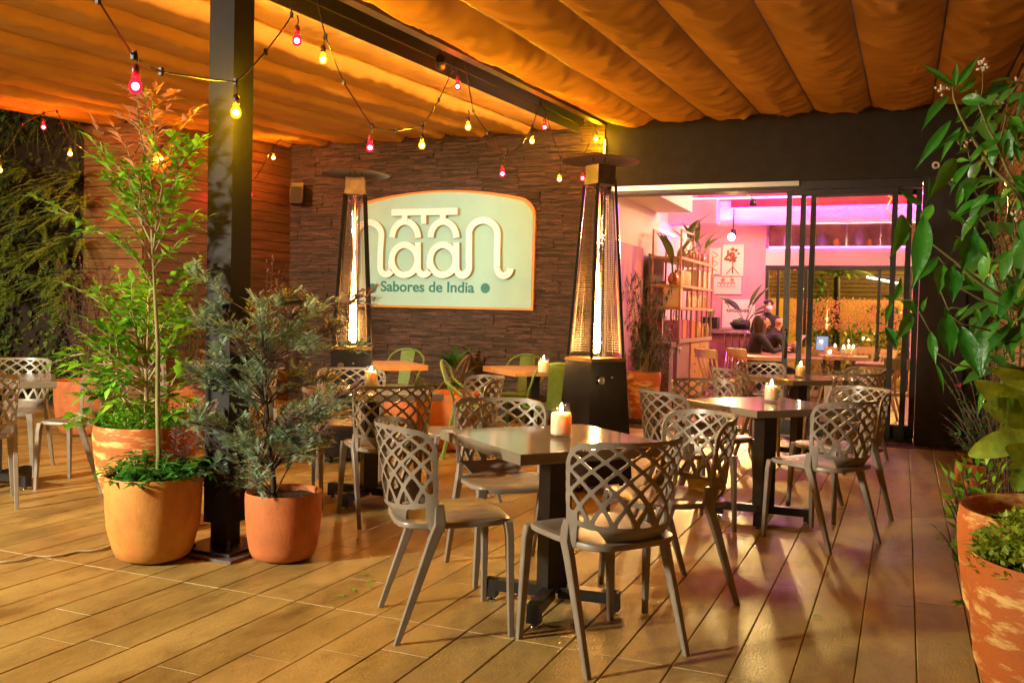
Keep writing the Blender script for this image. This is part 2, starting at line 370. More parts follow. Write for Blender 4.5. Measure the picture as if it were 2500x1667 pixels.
# black roofing over the canopy
b = MB()
b.hexa([(-14,-4,ZC(-4)+.45),(5,-4,ZC(-4)+.45),(5,11,ZC(11)+.45),(-14,11,ZC(11)+.45)], [(-14,-4,ZC(-4)+.5),(5,-4,ZC(-4)+.5),(5,11,ZC(11)+.5),(-14,11,ZC(11)+.5)])
tag(b.build('pergola_roof', black_steel), 'dark flat roof showing in the gap between the two canopies', 'roof')
# steel gutter beam between the canopies
bm_ = thing('steel_beam', 'dark steel channel beam running between the two canopies', 'beam', (-3.42,5,0))
def sloped(mb, x0, x1, za, zb, ya=-3, yb=10.4):
    mb.hexa([(x0+3.42,ya-5,ZC(ya)+za),(x1+3.42,ya-5,ZC(ya)+za),(x1+3.42,yb-5,ZC(yb)+za),(x0+3.42,yb-5,ZC(yb)+za)], [(x0+3.42,ya-5,ZC(ya)+zb),(x1+3.42,ya-5,ZC(ya)+zb),(x1+3.42,yb-5,ZC(yb)+zb),(x0+3.42,yb-5,ZC(yb)+zb)])
    return mb
sloped(MB(), -3.585,-3.55,-.02,.22).build('web', black_steel, bm_)
sloped(MB(), -3.35,-3.262,-.035,.0).build('flange', beam_steel, bm_)
sloped(MB(), -3.548,-3.352,.12,.16).build('channel_top', black_steel, bm_)
# post with inner column, plates and bolts
po = thing('steel_post', 'grey painted square steel post bolted to the deck between the potted trees', 'post', (FL(517,1262).x, FL(517,1262).y, 0))
hw = .077
MB().box(-hw,hw,-hw,hw,.155,3.22).build('column', post_steel, po)
MB().box(-.052,.052,-.052,.052,.03,.154).build('inner_column', black_steel, po)
MB().box(-.16,.16,-.16,.16,.016,.03).build('base_plate', black_steel, po)
MB().box(-.21,.21,-.21,.21,.001,.015).build('base_plate', M('lower_plate',(.09,.07,.06),.5,var=.3,vs=12), po)
for sx in (-1,1):
    for sy in (-1,1):
        m = MB(); m.tube([(sx*.115,sy*.115,.03),(sx*.115,sy*.115,.085)],.009,8); m.tube([(sx*.115,sy*.115,.03),(sx*.115,sy*.115,.045)],.018,6,sm=False); m.build('bolt', black_steel, po)

# ---------------------------------------------------------------- restaurant front
YF = 10.46
bd = thing('restaurant_facade', 'dark painted restaurant facade framing the wide glass doorway', 'facade', (-1.3,YF,0))
MB().box(-1.99,2.2,0,.3,2.755,3.75).build('fascia', fascia_m, bd)
m = MB(); m.box(-1.90,.2,-.012,.02,2.70,2.752); m.build('head_trim', alu, bd)
m = MB(); m.box(-1.9,1.425,.021,.28,2.665,2.753); m.build('door_head', black_steel, bd)
MB().box(1.43,1.86,-.05,.4,0,2.752).build('pillar', black_steel, bd); MB().box(1.861,2.7,.0,.3,0,2.752).build('side_wall', black_steel, bd)
m = MB(); m.box(-1.93,1.42,.0,.26,.004,.022); 
for yy in (.03,.10,.17,.24): m.box(-1.93,1.42,yy-.008,yy+.008,.022,.034)
m.build('door_track', black_steel, bd)
MB().box(-1.995,-1.93,.0,.26,0,2.66).build('jamb', M('jamb_white',(.55,.50,.45),.5), bd)
# metal corner trim at the end of the slate wall
tag(MB().box(-3.31,-3.28,YW-.035,YW-.005,2.78,3.30).build('corner_trim', alu), 'slim bright metal trim at the top right corner of the slate wall', 'trim')
# ring-shaped camera on the fascia
rc = thing('ceiling_sensor', 'small round white sensor fixed low on the dark fascia behind the leaves', 'sensor', YP(2150,380,YF-.03))
m = MB(); rr = []
for i in range(25):
    t = 2*math.pi*i/24; rr.append((.028*math.cos(t),0,.028*math.sin(t)))
m.tube(rr,.013,8,cap=False); m.build('ring', M('white_plastic',(.7,.66,.6),.4), rc)
m = MB(); m.prism([(.024*math.cos(2*math.pi*i/16),.024*math.sin(2*math.pi*i/16)) for i in range(16)],-.004,.03); m.build('housing', black_steel, rc)
# sliding glass doors stacked to the right
def slider(x0, x1, yo, handle, label):
    t = thing('sliding_door', label, 'glass door', ((x0+x1)/2, YF+yo, .036), 0, 'stacked sliding glass doors')
    w = (x1-x0)/2; f = MB(); s = .028
    f.box(-w,-w+s*2,-s*.8,s*.8,0,2.62); f.box(w-s*2,w,-s*.8,s*.8,0,2.62); f.box(-w+s*2,w-s*2,-s*.8,s*.8,0,.13); f.box(-w+s*2,w-s*2,-s*.8,s*.8,2.56,2.62)
    f.build('frame', black_steel, t)
    MB().box(-w+s*2,w-s*2,-.005,.005,.13,2.56).build('pane', pane_g, t)
    if handle:
        h = MB(); h.tube([(-w+.03,-.02,.80),(-w+.045,-.075,.83),(-w+.05,-.085,.95),(-w+.045,-.075,1.08),(-w+.03,-.02,1.11)],[.010,.017,.02,.017,.010],10)
        h.build('handle', M('handle_black',(.02,.02,.02),.15,coat=.5), t)
        k = MB(); k.tube([(-w+.03,-.03,.66),(-w+.03,-.018,.66)],.016,12); k.build('lock', chrome, t)
    return t
slider(-1.225,-.105,.03,True,'sliding glass door nearest the tables, with a black pull handle')
slider(-1.085,.035,.10,False,'middle sliding glass door of the three stacked at the right')
slider(-.985,.125,.17,False,'rearmost sliding glass door, standing against the dark pillar')
# reed screen along the right side
reed = M('reed', (.20,.11,.04), .8, var=.4, vs=12, col2=(.34,.20,.08), stretch=(4,1,8), island=.4)
t = thing('reed_screen', 'brown reed screen fence behind the leafy plant at the right', 'fence', (.78,4,0))
b = MB()
zz = .05
while zz < 3.25:
    y = -6.2+rnd.random()
    while y < 6.3:
        l = rnd.uniform(.9,2.2); ye = min(6.3,y+l); d = rnd.uniform(-.008,.008)
        b.bar((d,y,zz+rnd.uniform(-.003,.003)),(d+rnd.uniform(-.004,.004),ye,zz+rnd.uniform(-.003,.003)),.009,.009); y += l
    zz += .0115
b.build('reeds', reed, t, fix=False)
bw = M('binding_wire',(.12,.07,.03),.7)
for yy in (1.5,3.5,5.4): m = MB(); m.tube([(-.012,yy,0),(-.012,yy,3.26)],.006,6); m.build('binding', bw, t)
m = MB(); m.box(.03,.07,-6.2,6.3,0,3.4); m.build('backing', black_steel, t)
for yy in (-2,2,6):
    MB().box(-.02,.03,yy-.03,yy+.03,0,3.4).build('post', black_steel, t)
# ================================================================== SIGN
ys = YW-.075
cx = lambda x, y: ((840+x/4.612)/KV, (440+y/4.612)/KV)       # sign study in its own grid
def SG(x, y): p = YP(*cx(x, y), ys); return (p.x, p.z)
pR = YP(1229,480,ys).x; pT = YP(1015,437,ys).z; pB = YP(1040,709,ys).z
xmid = SG(1075,700)[0]; pL = 2*xmid-pR
sg = thing('restaurant_sign', 'mint green arched sign with raised cream letters on the slate wall', 'sign', (xmid, ys, 0))
hwid = pR-xmid
def outline(inset):
    pts = []; w = hwid-inset; zt = pT-inset; zs = zt-.125; zb = pB+inset
    pts += [(-w,zb),(w,zb)]
    rc_ = .24-inset*.5
    pts += [(w, zs-.24)]
    for i in range(9):
        t = math.pi/2*i/8*.82; pts.append((w-rc_+rc_*math.cos(t), zs-.24+rc_*math.sin(t)*1.08))
    x1 = pts[-1][0]; z1 = pts[-1][1]
    n = 24
    arc = []
    for i in range(1, n):
        u = 1-2*i/n; arc.append((x1*u, z1+(zt-z1)*(1-u*u)))
    pts += arc
    pts += [(-p[0], p[1]) for p in pts[2:12]][::-1]
    return pts
sign_mint = M('mint_paint', (.35,.63,.55), .5, var=.05, vs=2)
sign_or = M('orange_edge', (.75,.28,.03), .45)
MB().prism(outline(0), .012, .07, 0).build('sign_edge', sign_or, sg)
MB().prism(outline(.026), .004, .013, 0).build('sign_panel', sign_mint, sg)
letter_f = M('cream_letter', (.95,.93,.90), .45); letter_s = M('letter_edge', (.42,.33,.12), .5)
def ribbon(pts, w):
    # flat stroke of width w through 2-D points -> left and right outlines
    L_ = []; R_ = []
    for i, p in enumerate(pts):
        a = pts[max(0,i-1)]; c = pts[min(len(pts)-1,i+1)]
        d = Vector((c[0]-a[0], c[1]-a[1])).normalized(); n = Vector((-d.y, d.x))
        L_.append((p[0]+n.x*w/2, p[1]+n.y*w/2)); R_.append((p[0]-n.x*w/2, p[1]-n.y*w/2))
    return L_, R_
def stroke(mb, pts, w, y0, y1):
    L_, R_ = ribbon(pts, w); n = len(pts)
    vs = [(p[0],y0,p[1]) for p in L_]+[(p[0],y0,p[1]) for p in R_]+[(p[0],y1,p[1]) for p in L_]+[(p[0],y1,p[1]) for p in R_]
    f0 = [(i,i+1,n+i+1,n+i) for i in range(n-1)]
    sd = [(i,2*n+i,2*n+i+1,i+1) for i in range(n-1)]+[(n+i,n+i+1,3*n+i+1,3*n+i) for i in range(n-1)]+[(0,n,3*n,2*n),(n-1,2*n+n-1,4*n-1,2*n-1)]
    mb.add(vs, f0, 0); mb.add(vs, sd, 1)
def arc(cx_, cy_, rx, ry, a0, a1, n=16): return [(cx_+rx*math.cos(R(a0+(a1-a0)*i/n)), cy_-ry*math.sin(R(a0+(a1-a0)*i/n))) for i in range(n+1)]
def toS(pts):
    o = []
    for p in pts:
        q = SG(*p); o.append((q[0]-xmid, q[1]))
    return o
wst = abs(SG(60,0)[0]-SG(0,0)[0])
letters = []
letters.append(arc(100,1020,55,50,250,360,8)+[(155,800),(157,620)]+arc(305,620,140,140,180,0,18)+[(432,820),(430,985)]+arc(497,985,67,78,180,330,10))
for cx_, up in ((700,0),(1132,0)):
    letters.append([(cx_+155,705),(cx_+155,960)]+arc(cx_+222,985,67,80,180,330,10))
    letters.append(arc(cx_+5,900,143,168,0,360,32))
    letters.append([(cx_-140,1000),(cx_-145,900)])
    letters.append(arc(cx_+12,655,145,185,178,0,18))
letters.append([(1286,960)]+arc(1360,990,70,85,190,360,10)+[(1430,800),(1432,610)]+arc(1590,610,160,152,180,0,18)+[(1745,800),(1745,990)]+arc(1822,985,75,92,180,352,12))
for i, pts in enumerate(letters):
    mb = MB(); yo = -.055-.0009*i; stroke(mb, toS(pts), wst, yo, .003+.0002*i); mb.build('letter_stroke', [letter_f, letter_s], sg)
mb = MB(); stroke(mb, toS([(565,372),(1305,357)]), wst*1.03, -.0700, .0026); stroke(mb, toS([(711,395),(711,470)]), wst*.95, -.0685, .0024); stroke(mb, toS([(924,395),(924,500)]), wst*.9, -.0688, .0023); stroke(mb, toS([(1140,390),(1140,465)]), wst*.95, -.0683, .0022)
mb.build('letter_bar', [letter_f, letter_s], sg)
teal = M('teal_paint', (.02,.20,.17), .5)
for px in (320,1589):
    c_ = SG(px,1216); r_ = .062
    MB().prism([(c_[0]-xmid+r_*math.cos(2*math.pi*i/28), c_[1]+r_*math.sin(2*math.pi*i/28)) for i in range(28)], .001, .004).build('dot', teal, sg)
def text(body, size, ext, mat, name, parent, loc, width=None, bold=0.0, rx=90, rz=0):
    cu = bpy.data.curves.new(name, 'FONT'); cu.body = body; cu.size = size; cu.extrude = ext; cu.offset = bold
    o = bpy.data.objects.new('tmp', cu); C.objects.link(o)
    bpy.context.view_layer.update()
    dg = bpy.context.evaluated_depsgraph_get(); me = bpy.data.meshes.new_from_object(o.evaluated_get(dg)); me.name = name
    bpy.data.objects.remove(o)
    xs = [v.co.x for v in me.vertices]; s = (width/(max(xs)-min(xs))) if width else 1
    x0 = min(xs)
    for v in me.vertices: v.co.x = (v.co.x-x0)*s
    me.materials.clear(); me.materials.append(mat)
    ob = bpy.data.objects.new(name, me); C.objects.link(ob); ob.parent = parent; ob.location = loc; ob.rotation_euler = (R(rx),0,R(rz)); return ob
tl = SG(412,1248); tr = SG(1465,1248); zt_ = SG(412,1130)[1]
text('Sabores de India', (zt_-tl[1])*1.36, .0015, teal, 'lettering', sg, (tl[0]-xmid, .0015, tl[1]), width=tr[0]-tl[0], bold=.004)

# ================================================================== LATTICE CHAIR
def lattice_back():
    S0, S1, T0, T1 = -.335, .335, .425, .845; h = .0058
    nx = int((S1-S0)/h); ny = int((T1-T0)/h)
    s = np.linspace(S0, S1, nx+1)[:,None]; t = np.linspace(T0, T1, ny+1)[None,:]
    Sx = s+0*t; Tt = t+0*s
    top = .832-.035*np.abs(Sx/.31)**3.0
    bot = .494+.035*np.abs(Sx/.31)**2.2
    mid = (top+bot)/2; hh = (top-bot)/2
    def rr(a, bq, r, yy):  # rounded rectangle distance (negative inside)
        qx = np.abs(Sx)-a+r; qy = np.abs(yy)-bq+r
        return np.sqrt(np.maximum(qx,0)**2+np.maximum(qy,0)**2)+np.minimum(np.maximum(qx,qy),0)-r
    sd = rr(.31, hh, .065, Tt-mid)
    frame = .0095-np.abs(sd+.0095)
    tau = np.clip((Tt-.50)/.33, 0, 1.05)
    val = []
    k1 = .31; pw = 1.55
    slope = k1*pw*tau**(pw-1)/.33
    for i in range(-9, 9):
        s0 = (i+.5)*.083
        for sg_ in (1,-1):
            d = np.abs(Sx-(s0+sg_*k1*tau**pw))/np.sqrt(1+slope**2)
            val.append(.0042+.0042*(1-tau)**1.3-d)
    lat = np.max(np.array(val), axis=0)
    kk = .0028
    lat = kk*np.log(np.sum(np.exp(np.clip(np.array(val),-.06,.06)/kk), axis=0))
    lat = np.minimum(lat, -sd)
    f = kk*np.log(np.exp(np.clip(frame,-.06,.06)/kk)+np.exp(np.clip(lat,-.06,.06)/kk))
    # tail below the lattice and the two side legs of the shell
    tail = np.minimum(np.minimum(.125+1.1*(Tt-.455)-np.abs(Sx), Tt-.428-.0*Sx), (bot+.010)-Tt)
    side = np.minimum(np.minimum(.0265-np.abs(np.abs(Sx)-.283), bot+.05-Tt), Tt-.43)
    f = np.maximum(np.maximum(f, tail), side)
    f[0,:] = f[-1,:] = -.01; f[:,0] = np.minimum(f[:,0], -.001); f[:,-1] = -.01
    # marching squares
    V = []; idx = {}
    def vert(key, p):
        if key not in idx: idx[key] = len(V); V.append(p)
        return idx[key]
    F = []
    for i in range(nx):
        for j in range(ny):
            cs = ((i,j),(i+1,j),(i+1,j+1),(i,j+1)); vals = [f[c] for c in cs]
            if max(vals) <= 0: continue
            poly = []
            for a in range(4):
                c, d = cs[a], cs[(a+1)%4]; va, vb = vals[a], vals[(a+1)%4]
                if va > 0: poly.append(vert(c, (S0+(S1-S0)*c[0]/nx, T0+(T1-T0)*c[1]/ny)))
                if (va > 0) != (vb > 0):
                    u = va/(va-vb); key = (min(c,d), max(c,d))
                    p = tuple((S0+(S1-S0)*(c[0]+(d[0]-c[0])*u)/nx, T0+(T1-T0)*(c[1]+(d[1]-c[1])*u)/ny) for _ in (0,))[0]
                    poly.append(vert(key, p))
            if len(poly) >= 3: F.append(poly)
    def shell(sv, tv, off):
        q = (tv-.45)/.38; W = .222+.028*q; D = .185
        phi = sv/.31*R(84)
        x = W*math.sin(phi); y = -.055-D*math.cos(phi)-.055*max(-.1,q)*(.35+.65*math.cos(phi))
        n = Vector((math.sin(phi)*D, -math.cos(phi)*W, .12*W)).normalized()
        # the foot of the tail tucks forward under the seat
        if tv < .50: y += (.50-tv)*1.1*max(0,math.cos(phi)-.25)
        return Vector((x,y,tv))+n*off
    m = MB(); N = len(V)
    m.add([shell(*p,.0065) for p in V]+[shell(*p,-.0065) for p in V], [tuple(p) for p in F]+[tuple(N+i for i in p[::-1]) for p in F], 0, True)
    ed = {}
    for p in F:
        for a, c in zip(p, p[1:]+p[:1]): ed[(a,c)] = 1
    m.f += [(a,N+a,N+c,c) for (a,c) in ed if (c,a) not in ed]
    extra = len(m.f)-len(m.m); m.m += [0]*extra; m.sm += [True]*extra
    return m
lat = lattice_back()
def seat_mb():
    m = MB(); n = 40; rings = []
    def out(t, sc_):
        c, s_ = math.cos(t), math.sin(t); e = .42
        x = .225*sc_*abs(c)**e*(1 if c >= 0 else -1); y = .232*sc_*abs(s_)**e*(1 if s_ >= 0 else -1)
        x *= 1-.09*max(0,-y/.232) ; return x, y
    def zt(x, y): return .462-.012*math.exp(-((x/.15)**2+((y+.02)/.16)**2))+.004*(y/.23)-.012*max(0,(y-.19)/.04)
    vs = []; fs = []
    sc_l = [0.0,.35,.65,.85,.95,.99,1.0,1.0,.97,.9]
    zo = [0,0,0,0,-.001,-.003,-.008,-.022,-.026,-.020]
    for k, (s_, z_) in enumerate(zip(sc_l, zo)):
        for j in range(n):
            x, y = out(2*math.pi*j/n, s_); vs.append((x, y+.005, zt(x,y)+z_))
    for k in range(len(sc_l)-1):
        for j in range(n):
            j2 = (j+1)%n; fs.append((k*n+j,k*n+j2,(k+1)*n+j2,(k+1)*n+j))
    fs.append(tuple((len(sc_l)-1)*n+j for j in range(n))[::-1])
    m.add(vs, fs, 0, True); return m
def leg_mb(sx, front):
    m = MB()
    if front: pts = [((.195,.205,.452),.052,.034),((.205,.213,.40),.040,.030),((.226,.222,0),.022,.022)]
    else: pts = [((.221,-.075,.53),.020,.034),((.226,-.072,.455),.030,.046),((.226,-.095,.40),.030,.042),((.232,-.232,0),.022,.022)]
    ring = []
    for (x,y,z), w, d in pts:
        c = .22
        for a, b_ in ((-1,-1+c),(-1+c,-1),(1-c,-1),(1,-1+c),(1,1-c),(1-c,1),(-1+c,1),(-1,1-c)):
            ring.append((sx*(x)+a*w/2, y+b_*d/2, z))
    k = len(pts); fs = [tuple(range(8))[::-1], tuple((k-1)*8+j for j in range(8))]
    for i in range(k-1):
        for j in range(8): fs.append((i*8+j, i*8+(j+1)%8, (i+1)*8+(j+1)%8, (i+1)*8+j))
    return m.add(ring, fs)
chair0 = thing('lattice_chair', 'x', 'chair', (0,0,0))
seat_mb().build('seat', chair_m, chair0, ang=50)
lat.build('backrest', chair_m, chair0, ang=42)
for sx in (-1,1):
    for fr in (True,False): leg_mb(sx, fr).build('leg', chair_m, chair0)
used = []
def chair(x, y, face, label):
    rz = math.atan2(-face[0], face[1]); g = 'taupe lattice-back chairs'
    if not used:
        chair0.location = (x,y,0); chair0.rotation_euler.z = rz; chair0['label'] = label; chair0['group'] = g; used.append(1); return chair0
    return dup(chair0, (x,y,0), rz, label, g)
# ================================================================== PEDESTAL TABLE
tab0 = thing('pedestal_table', 'x', 'table')
m = MB(); hd = .375; e = .004; a_, z0, z1 = hd, .696, .74
pts = []
for z_, q in ((z0,a_-e),(z0+e,a_),(z1-e,a_),(z1,a_-e)): pts += [(-q,-q,z_),(q,-q,z_),(q,q,z_),(-q,q,z_)]
fs = [(3,2,1,0),(12,13,14,15)]
for i in range(3):
    for j in range(4): fs.append((i*4+j,i*4+(j+1)%4,(i+1)*4+(j+1)%4,(i+1)*4+j))
m.add(pts, fs).build('tabletop', table_m, tab0)
MB().box(-.048,.048,-.048,.048,.09,.69).build('column', black_steel, tab0)
MB().box(-.16,.16,-.16,.16,.688,.6955).build('mounting_plate', black_steel, tab0)
m = MB()
for i in range(4):
    rot = Matrix.Rotation(R(45+90*i),3,'Z')
    m.obox(rot@Vector((.165,0,.075)),.13,.027,.024,rot); m.obox(rot@Vector((.272,0,.06)),.026,.0275,.039,rot)
m.build('base', black_steel, tab0)
for i in range(4):
    rot = Matrix.Rotation(R(45+90*i),3,'Z'); p = rot@Vector((.272,0,0)); f = MB(); f.tube([p+Vector((0,0,.0)),p+Vector((0,0,.010))],[.021,.016],14); f.tube([p+Vector((0,0,.01)),p+Vector((0,0,.024))],.006,8); f.build('levelling_foot', chrome, tab0)
tused = []
def table(x, y, rz, label):
    g = 'square pedestal tables'
    if not tused:
        tab0.location = (x,y,0); tab0.rotation_euler.z = R(rz); tab0['label'] = label; tab0['group'] = g; tused.append(1); return tab0
    return dup(tab0, (x,y,0), R(rz), label, g)
TB = {'front': (-1.37,3.745), 'right': (-.78,5.965), 'door': (-.86,8.75), 'mid': (-3.22,5.245), 'left': (-5.68,4.42), 'back': (-5.75,7.0)}
table(*TB['front'],51,'beige square table in the foreground with a jar candle on it')
table(*TB['right'],47,'beige square table in the middle of the right-hand row')
table(*TB['door'],45,'beige square table of the right-hand row nearest the glass doors')
table(*TB['mid'],47,'beige square table behind the grey shrub and its pot')
table(*TB['left'],50,'beige square table cut by the left edge of the picture')
table(*TB['back'],46,'beige square table behind the leafy tree, beside the big planters')
def at(tb, dx, dy): return TB[tb][0]+dx, TB[tb][1]+dy
chair(-1.70,3.375,(.78,.62),'taupe lattice chair at left of the foreground table, seen side on')
chair(-1.035,3.385,(-.82,.57),'taupe lattice chair nearest the camera, its back towards us')
chair(*at('front',.40,.43),(-.74,-.67),'taupe lattice chair at far right of the foreground table')
chair(*at('front',-.40,.42),(.68,-.73),'taupe lattice chair behind the foreground table, in front of the patio heater')
chair(*at('right',-.42,-.36),(.80,.60),'taupe lattice chair at near left of the middle right-hand table')
chair(*at('right',.37,-.36),(-.86,.52),'taupe lattice chair at near right of the middle right-hand table')
chair(*at('right',.42,.42),(-.72,-.69),'taupe lattice chair at far right of the middle right-hand table')
chair(*at('right',-.42,.45),(.66,-.75),'taupe lattice chair at far left of the middle right-hand table')
chair(*at('door',-.42,-.40),(.8,.6),'taupe lattice chair at near left of the table by the doors')
chair(*at('door',-.36,.44),(.5,-.87),'taupe lattice chair at far left of the table by the doors')
chair(*at('door',.40,-.38),(-.8,.6),'taupe lattice chair at near right of the table by the doors')
chair(*at('door',.43,.40),(-.75,-.66),'taupe lattice chair at far right of the table by the doors')
chair(*at('mid',.34,-.36),(-.76,.65),'taupe lattice chair at the near side of the table behind the shrub')
chair(*at('mid',-.45,-.32),(.75,.66),'taupe lattice chair half hidden by the grey shrub')
chair(*at('mid',-.42,.44),(.60,-.80),'taupe lattice chair at the far side of the table behind the shrub')
chair(*at('mid',.45,.42),(-.74,-.67),'taupe lattice chair turned sideways between the two middle tables')
chair(*at('left',.42,-.47),(-.80,.60),'taupe lattice chair at the left edge, back towards us')
chair(*at('left',-.42,.46),(.55,-.84),'taupe lattice chair behind the table at the left edge')
chair(*at('left',.46,.34),(-.90,-.35),'taupe lattice chair left of the mottled pot, facing the left table')
chair(*at('back',-.4,-.38),(.75,.66),'taupe lattice chair behind the leafy tree, left of its table')
chair(*at('back',.42,-.38),(-.75,.66),'taupe lattice chair behind the leafy tree, right of its table')
# ---------------------------------------------------------------- jar candles
flame_m = EM('flame', (1,.68,.30), 620)
cd0 = thing('jar_candle','x','candle')
MB().lathe([(.0001,.003),(.034,.003),(.036,.01),(.036,.07),(.034,.085),(.028,.098),(.028,.108),(.030,.112),(.0285,.112),(.0265,.108),(.0265,.098),(.032,.085),(.034,.07),(.034,.012),(.0001,.007)],24).build('jar', jar_g, cd0)
MB().lathe([(.0001,.009),(.0335,.009),(.0348,.015),(.0348,.070),(.032,.080),(.028,.083),(.0001,.080)],20).build('wax', wax, cd0)
MB().lathe([(.0001,.084),(.0032,.088),(.0042,.094),(.0034,.102),(.0014,.110),(.0001,.114)],10).build('flame', flame_m, cd0)
cu_ = []
def candle(x, y, z, label, s=1.0):
    if not cu_:
        cu_.append(1); cd0.location = (x,y,z); cd0['label'] = label; cd0['group'] = 'lit candles in glass jars'; cd0.scale = (s,s,s); return
    c = dup(cd0,(x,y,z),0,label,'lit candles in glass jars'); c.scale = (s,s,s)
p = FL(1288,1003,.74); candle(p.x,p.y,.7405,'lit jar candle on the foreground table',1.28)
p = FL(1771,922,.74); candle(p.x,p.y,.7405,'lit jar candle on the middle right-hand table',1.22)
p = FL(1838,866,.74); candle(p.x,p.y,.7405,'lit jar candle on the table by the glass doors',1.22)
p = FL(852,888,.74); candle(p.x,p.y,.7405,'lit jar candle on the table behind the grey shrub',1.25)
# ================================================================== PATIO HEATERS
heat_black = M('heater_paint', (.012,.010,.009), .25, var=.3, vs=10, coat=.3)
bronze = M('bronze_sheet', (.30,.20,.09), .35, .85, var=.2, vs=8)
refl_m = M('reflector_metal', (.28,.20,.13), .3, .9)
burn_m = M('burner_steel', (.16,.12,.08), .4, .7, var=.3, vs=9)
wire_m = M('grille_wire', (.10,.08,.06), .4, .6)
hflame = FLAME('gas_flame', (1,.50,.15), (1,.36,.06), 140, 18, 1.0, 1.74); hflame2 = FLAME('gas_flame_tip', (1,.36,.06), (1,.25,.03), 14, 3, 1.74, 2.16)
def heater_proto():
    t = thing('patio_heater','x','patio heater')
    wz = lambda z: .205-(z-.06)/(2.26-.06)*.122      # half width at height z
    def sq(z, k=1.0): w = wz(z)*k; return [(-w,-w,z),(w,-w,z),(w,w,z),(-w,w,z)]
    MB().hexa(sq(.055), sq(.93)).build('base', heat_black, t)
    m = MB(); m.hexa(sq(.931,1.04), sq(.955,1.0)); m.build('base_lid', bronze, t)
    for sx,sy in ((-1,-1),(1,-1),(1,1),(-1,1)):
        a = wz(.95)-.012; c = wz(2.20)-.006
        m = MB(); m.bar((sx*a,sy*a,.955),(sx*c,sy*c,2.205),.020,.020,up=(sx,sy,0)); m.build('frame_post', heat_black, t)
        m = MB(); m.tube([(sx*.15,sy*.15,0.002),(sx*.15,sy*.15,.055)],.016,8); m.build('foot', heat_black, t)
    for i in range(4):
        rot = Matrix.Rotation(math.pi/2*i,3,'Z'); m = MB(); z = 1.0
        while z < 2.17:
            w = wz(z)-.03; y = -(wz(z)-.010); m.bar(rot@Vector((-w,y,z)),rot@Vector((w,y,z)),.0030,.0030); z += .0175
        for q in (-.9,-.35,.35,.9):
            m.bar(rot@Vector((q*(wz(1)-.032),-(wz(1)-.008),.985)),rot@Vector((q*(wz(2.17)-.032),-(wz(2.17)-.008),2.17)),.003,.003)
        m.build('grille', wire_m, t)
    m = MB(); m.tube([(0,0,.955),(0,0,2.20)],.046,20,cap=False); m.build('quartz_tube', tube_g, t)
    m = MB(); m.lathe([(.0001,.985),(.024,.99),(.030,1.02),(.027,1.20),(.020,1.40),(.012,1.58),(.004,1.70),(.0001,1.74)],14); m.build('flame', hflame, t)
    m = MB(); m.lathe([(.0001,1.745),(.006,1.76),(.010,1.85),(.007,2.0),(.0001,2.16)],8); m.build('flame_tip', hflame2, t)
    m = MB(); w = .084; m.box(-w,w,-w,w,2.205,2.245); m.box(-w*.92,w*.92,-w*.92,w*.92,2.2455,2.345); m.build('burner_box', burn_m, t)
    m = MB()
    for i in range(3):
        a = 2*math.pi*i/3+.5; m.tube([(.055*math.cos(a),.055*math.sin(a),2.345),(.055*math.cos(a),.055*math.sin(a),2.40)],.005,6)
    m.build('spacer', chrome, t)
    m = MB(); m.lathe([(.0001,2.405),(.10,2.402),(.20,2.392),(.275,2.372),(.283,2.373),(.276,2.378),(.20,2.397),(.10,2.408),(.0001,2.411)],40); m.build('reflector', refl_m, t, ang=60)
    m = MB(); y = -wz(.80)-.001; m.tube([(-.08,y+.004,.80),(-.08,y-.022,.80)],.026,14); m.box(-.086,-.074,y-.036,y-.0225,.775,.825); m.build('control_knob', chrome, t)
    m = MB(); m.tube([(.02,y+.004,.82),(.02,y-.012,.82)],.009,8); m.build('igniter', chrome, t)
    # transport wheels on one side
    for sx in (-1,1):
        m = MB(); m.tube([(-.205,sx*.10-.014,.052),(-.205,sx*.10+.014,.052)],.05,18); w_ = m.build('wheel', M('tyre',(.02,.02,.02),.7), t)
        m = MB(); m.tube([(-.205,sx*.10-.016,.052),(-.205,sx*.10+.016,.052)],.02,12); m.build('hub', chrome, w_)
    return t
h1 = heater_proto(); g = 'pyramid patio heaters'
p = FL(805,1056); h1.location = (p.x,p.y,0); h1.rotation_euler.z = R(-57+90-4); h1['label'] = 'lit pyramid patio heater in front of the sign, behind the grey shrub'; h1['group'] = g
p = FL(1360,1119); dup(h1,(p.x,p.y,0),R(-35+90),'lit pyramid patio heater at the right end of the slate wall, by the doorway',g)
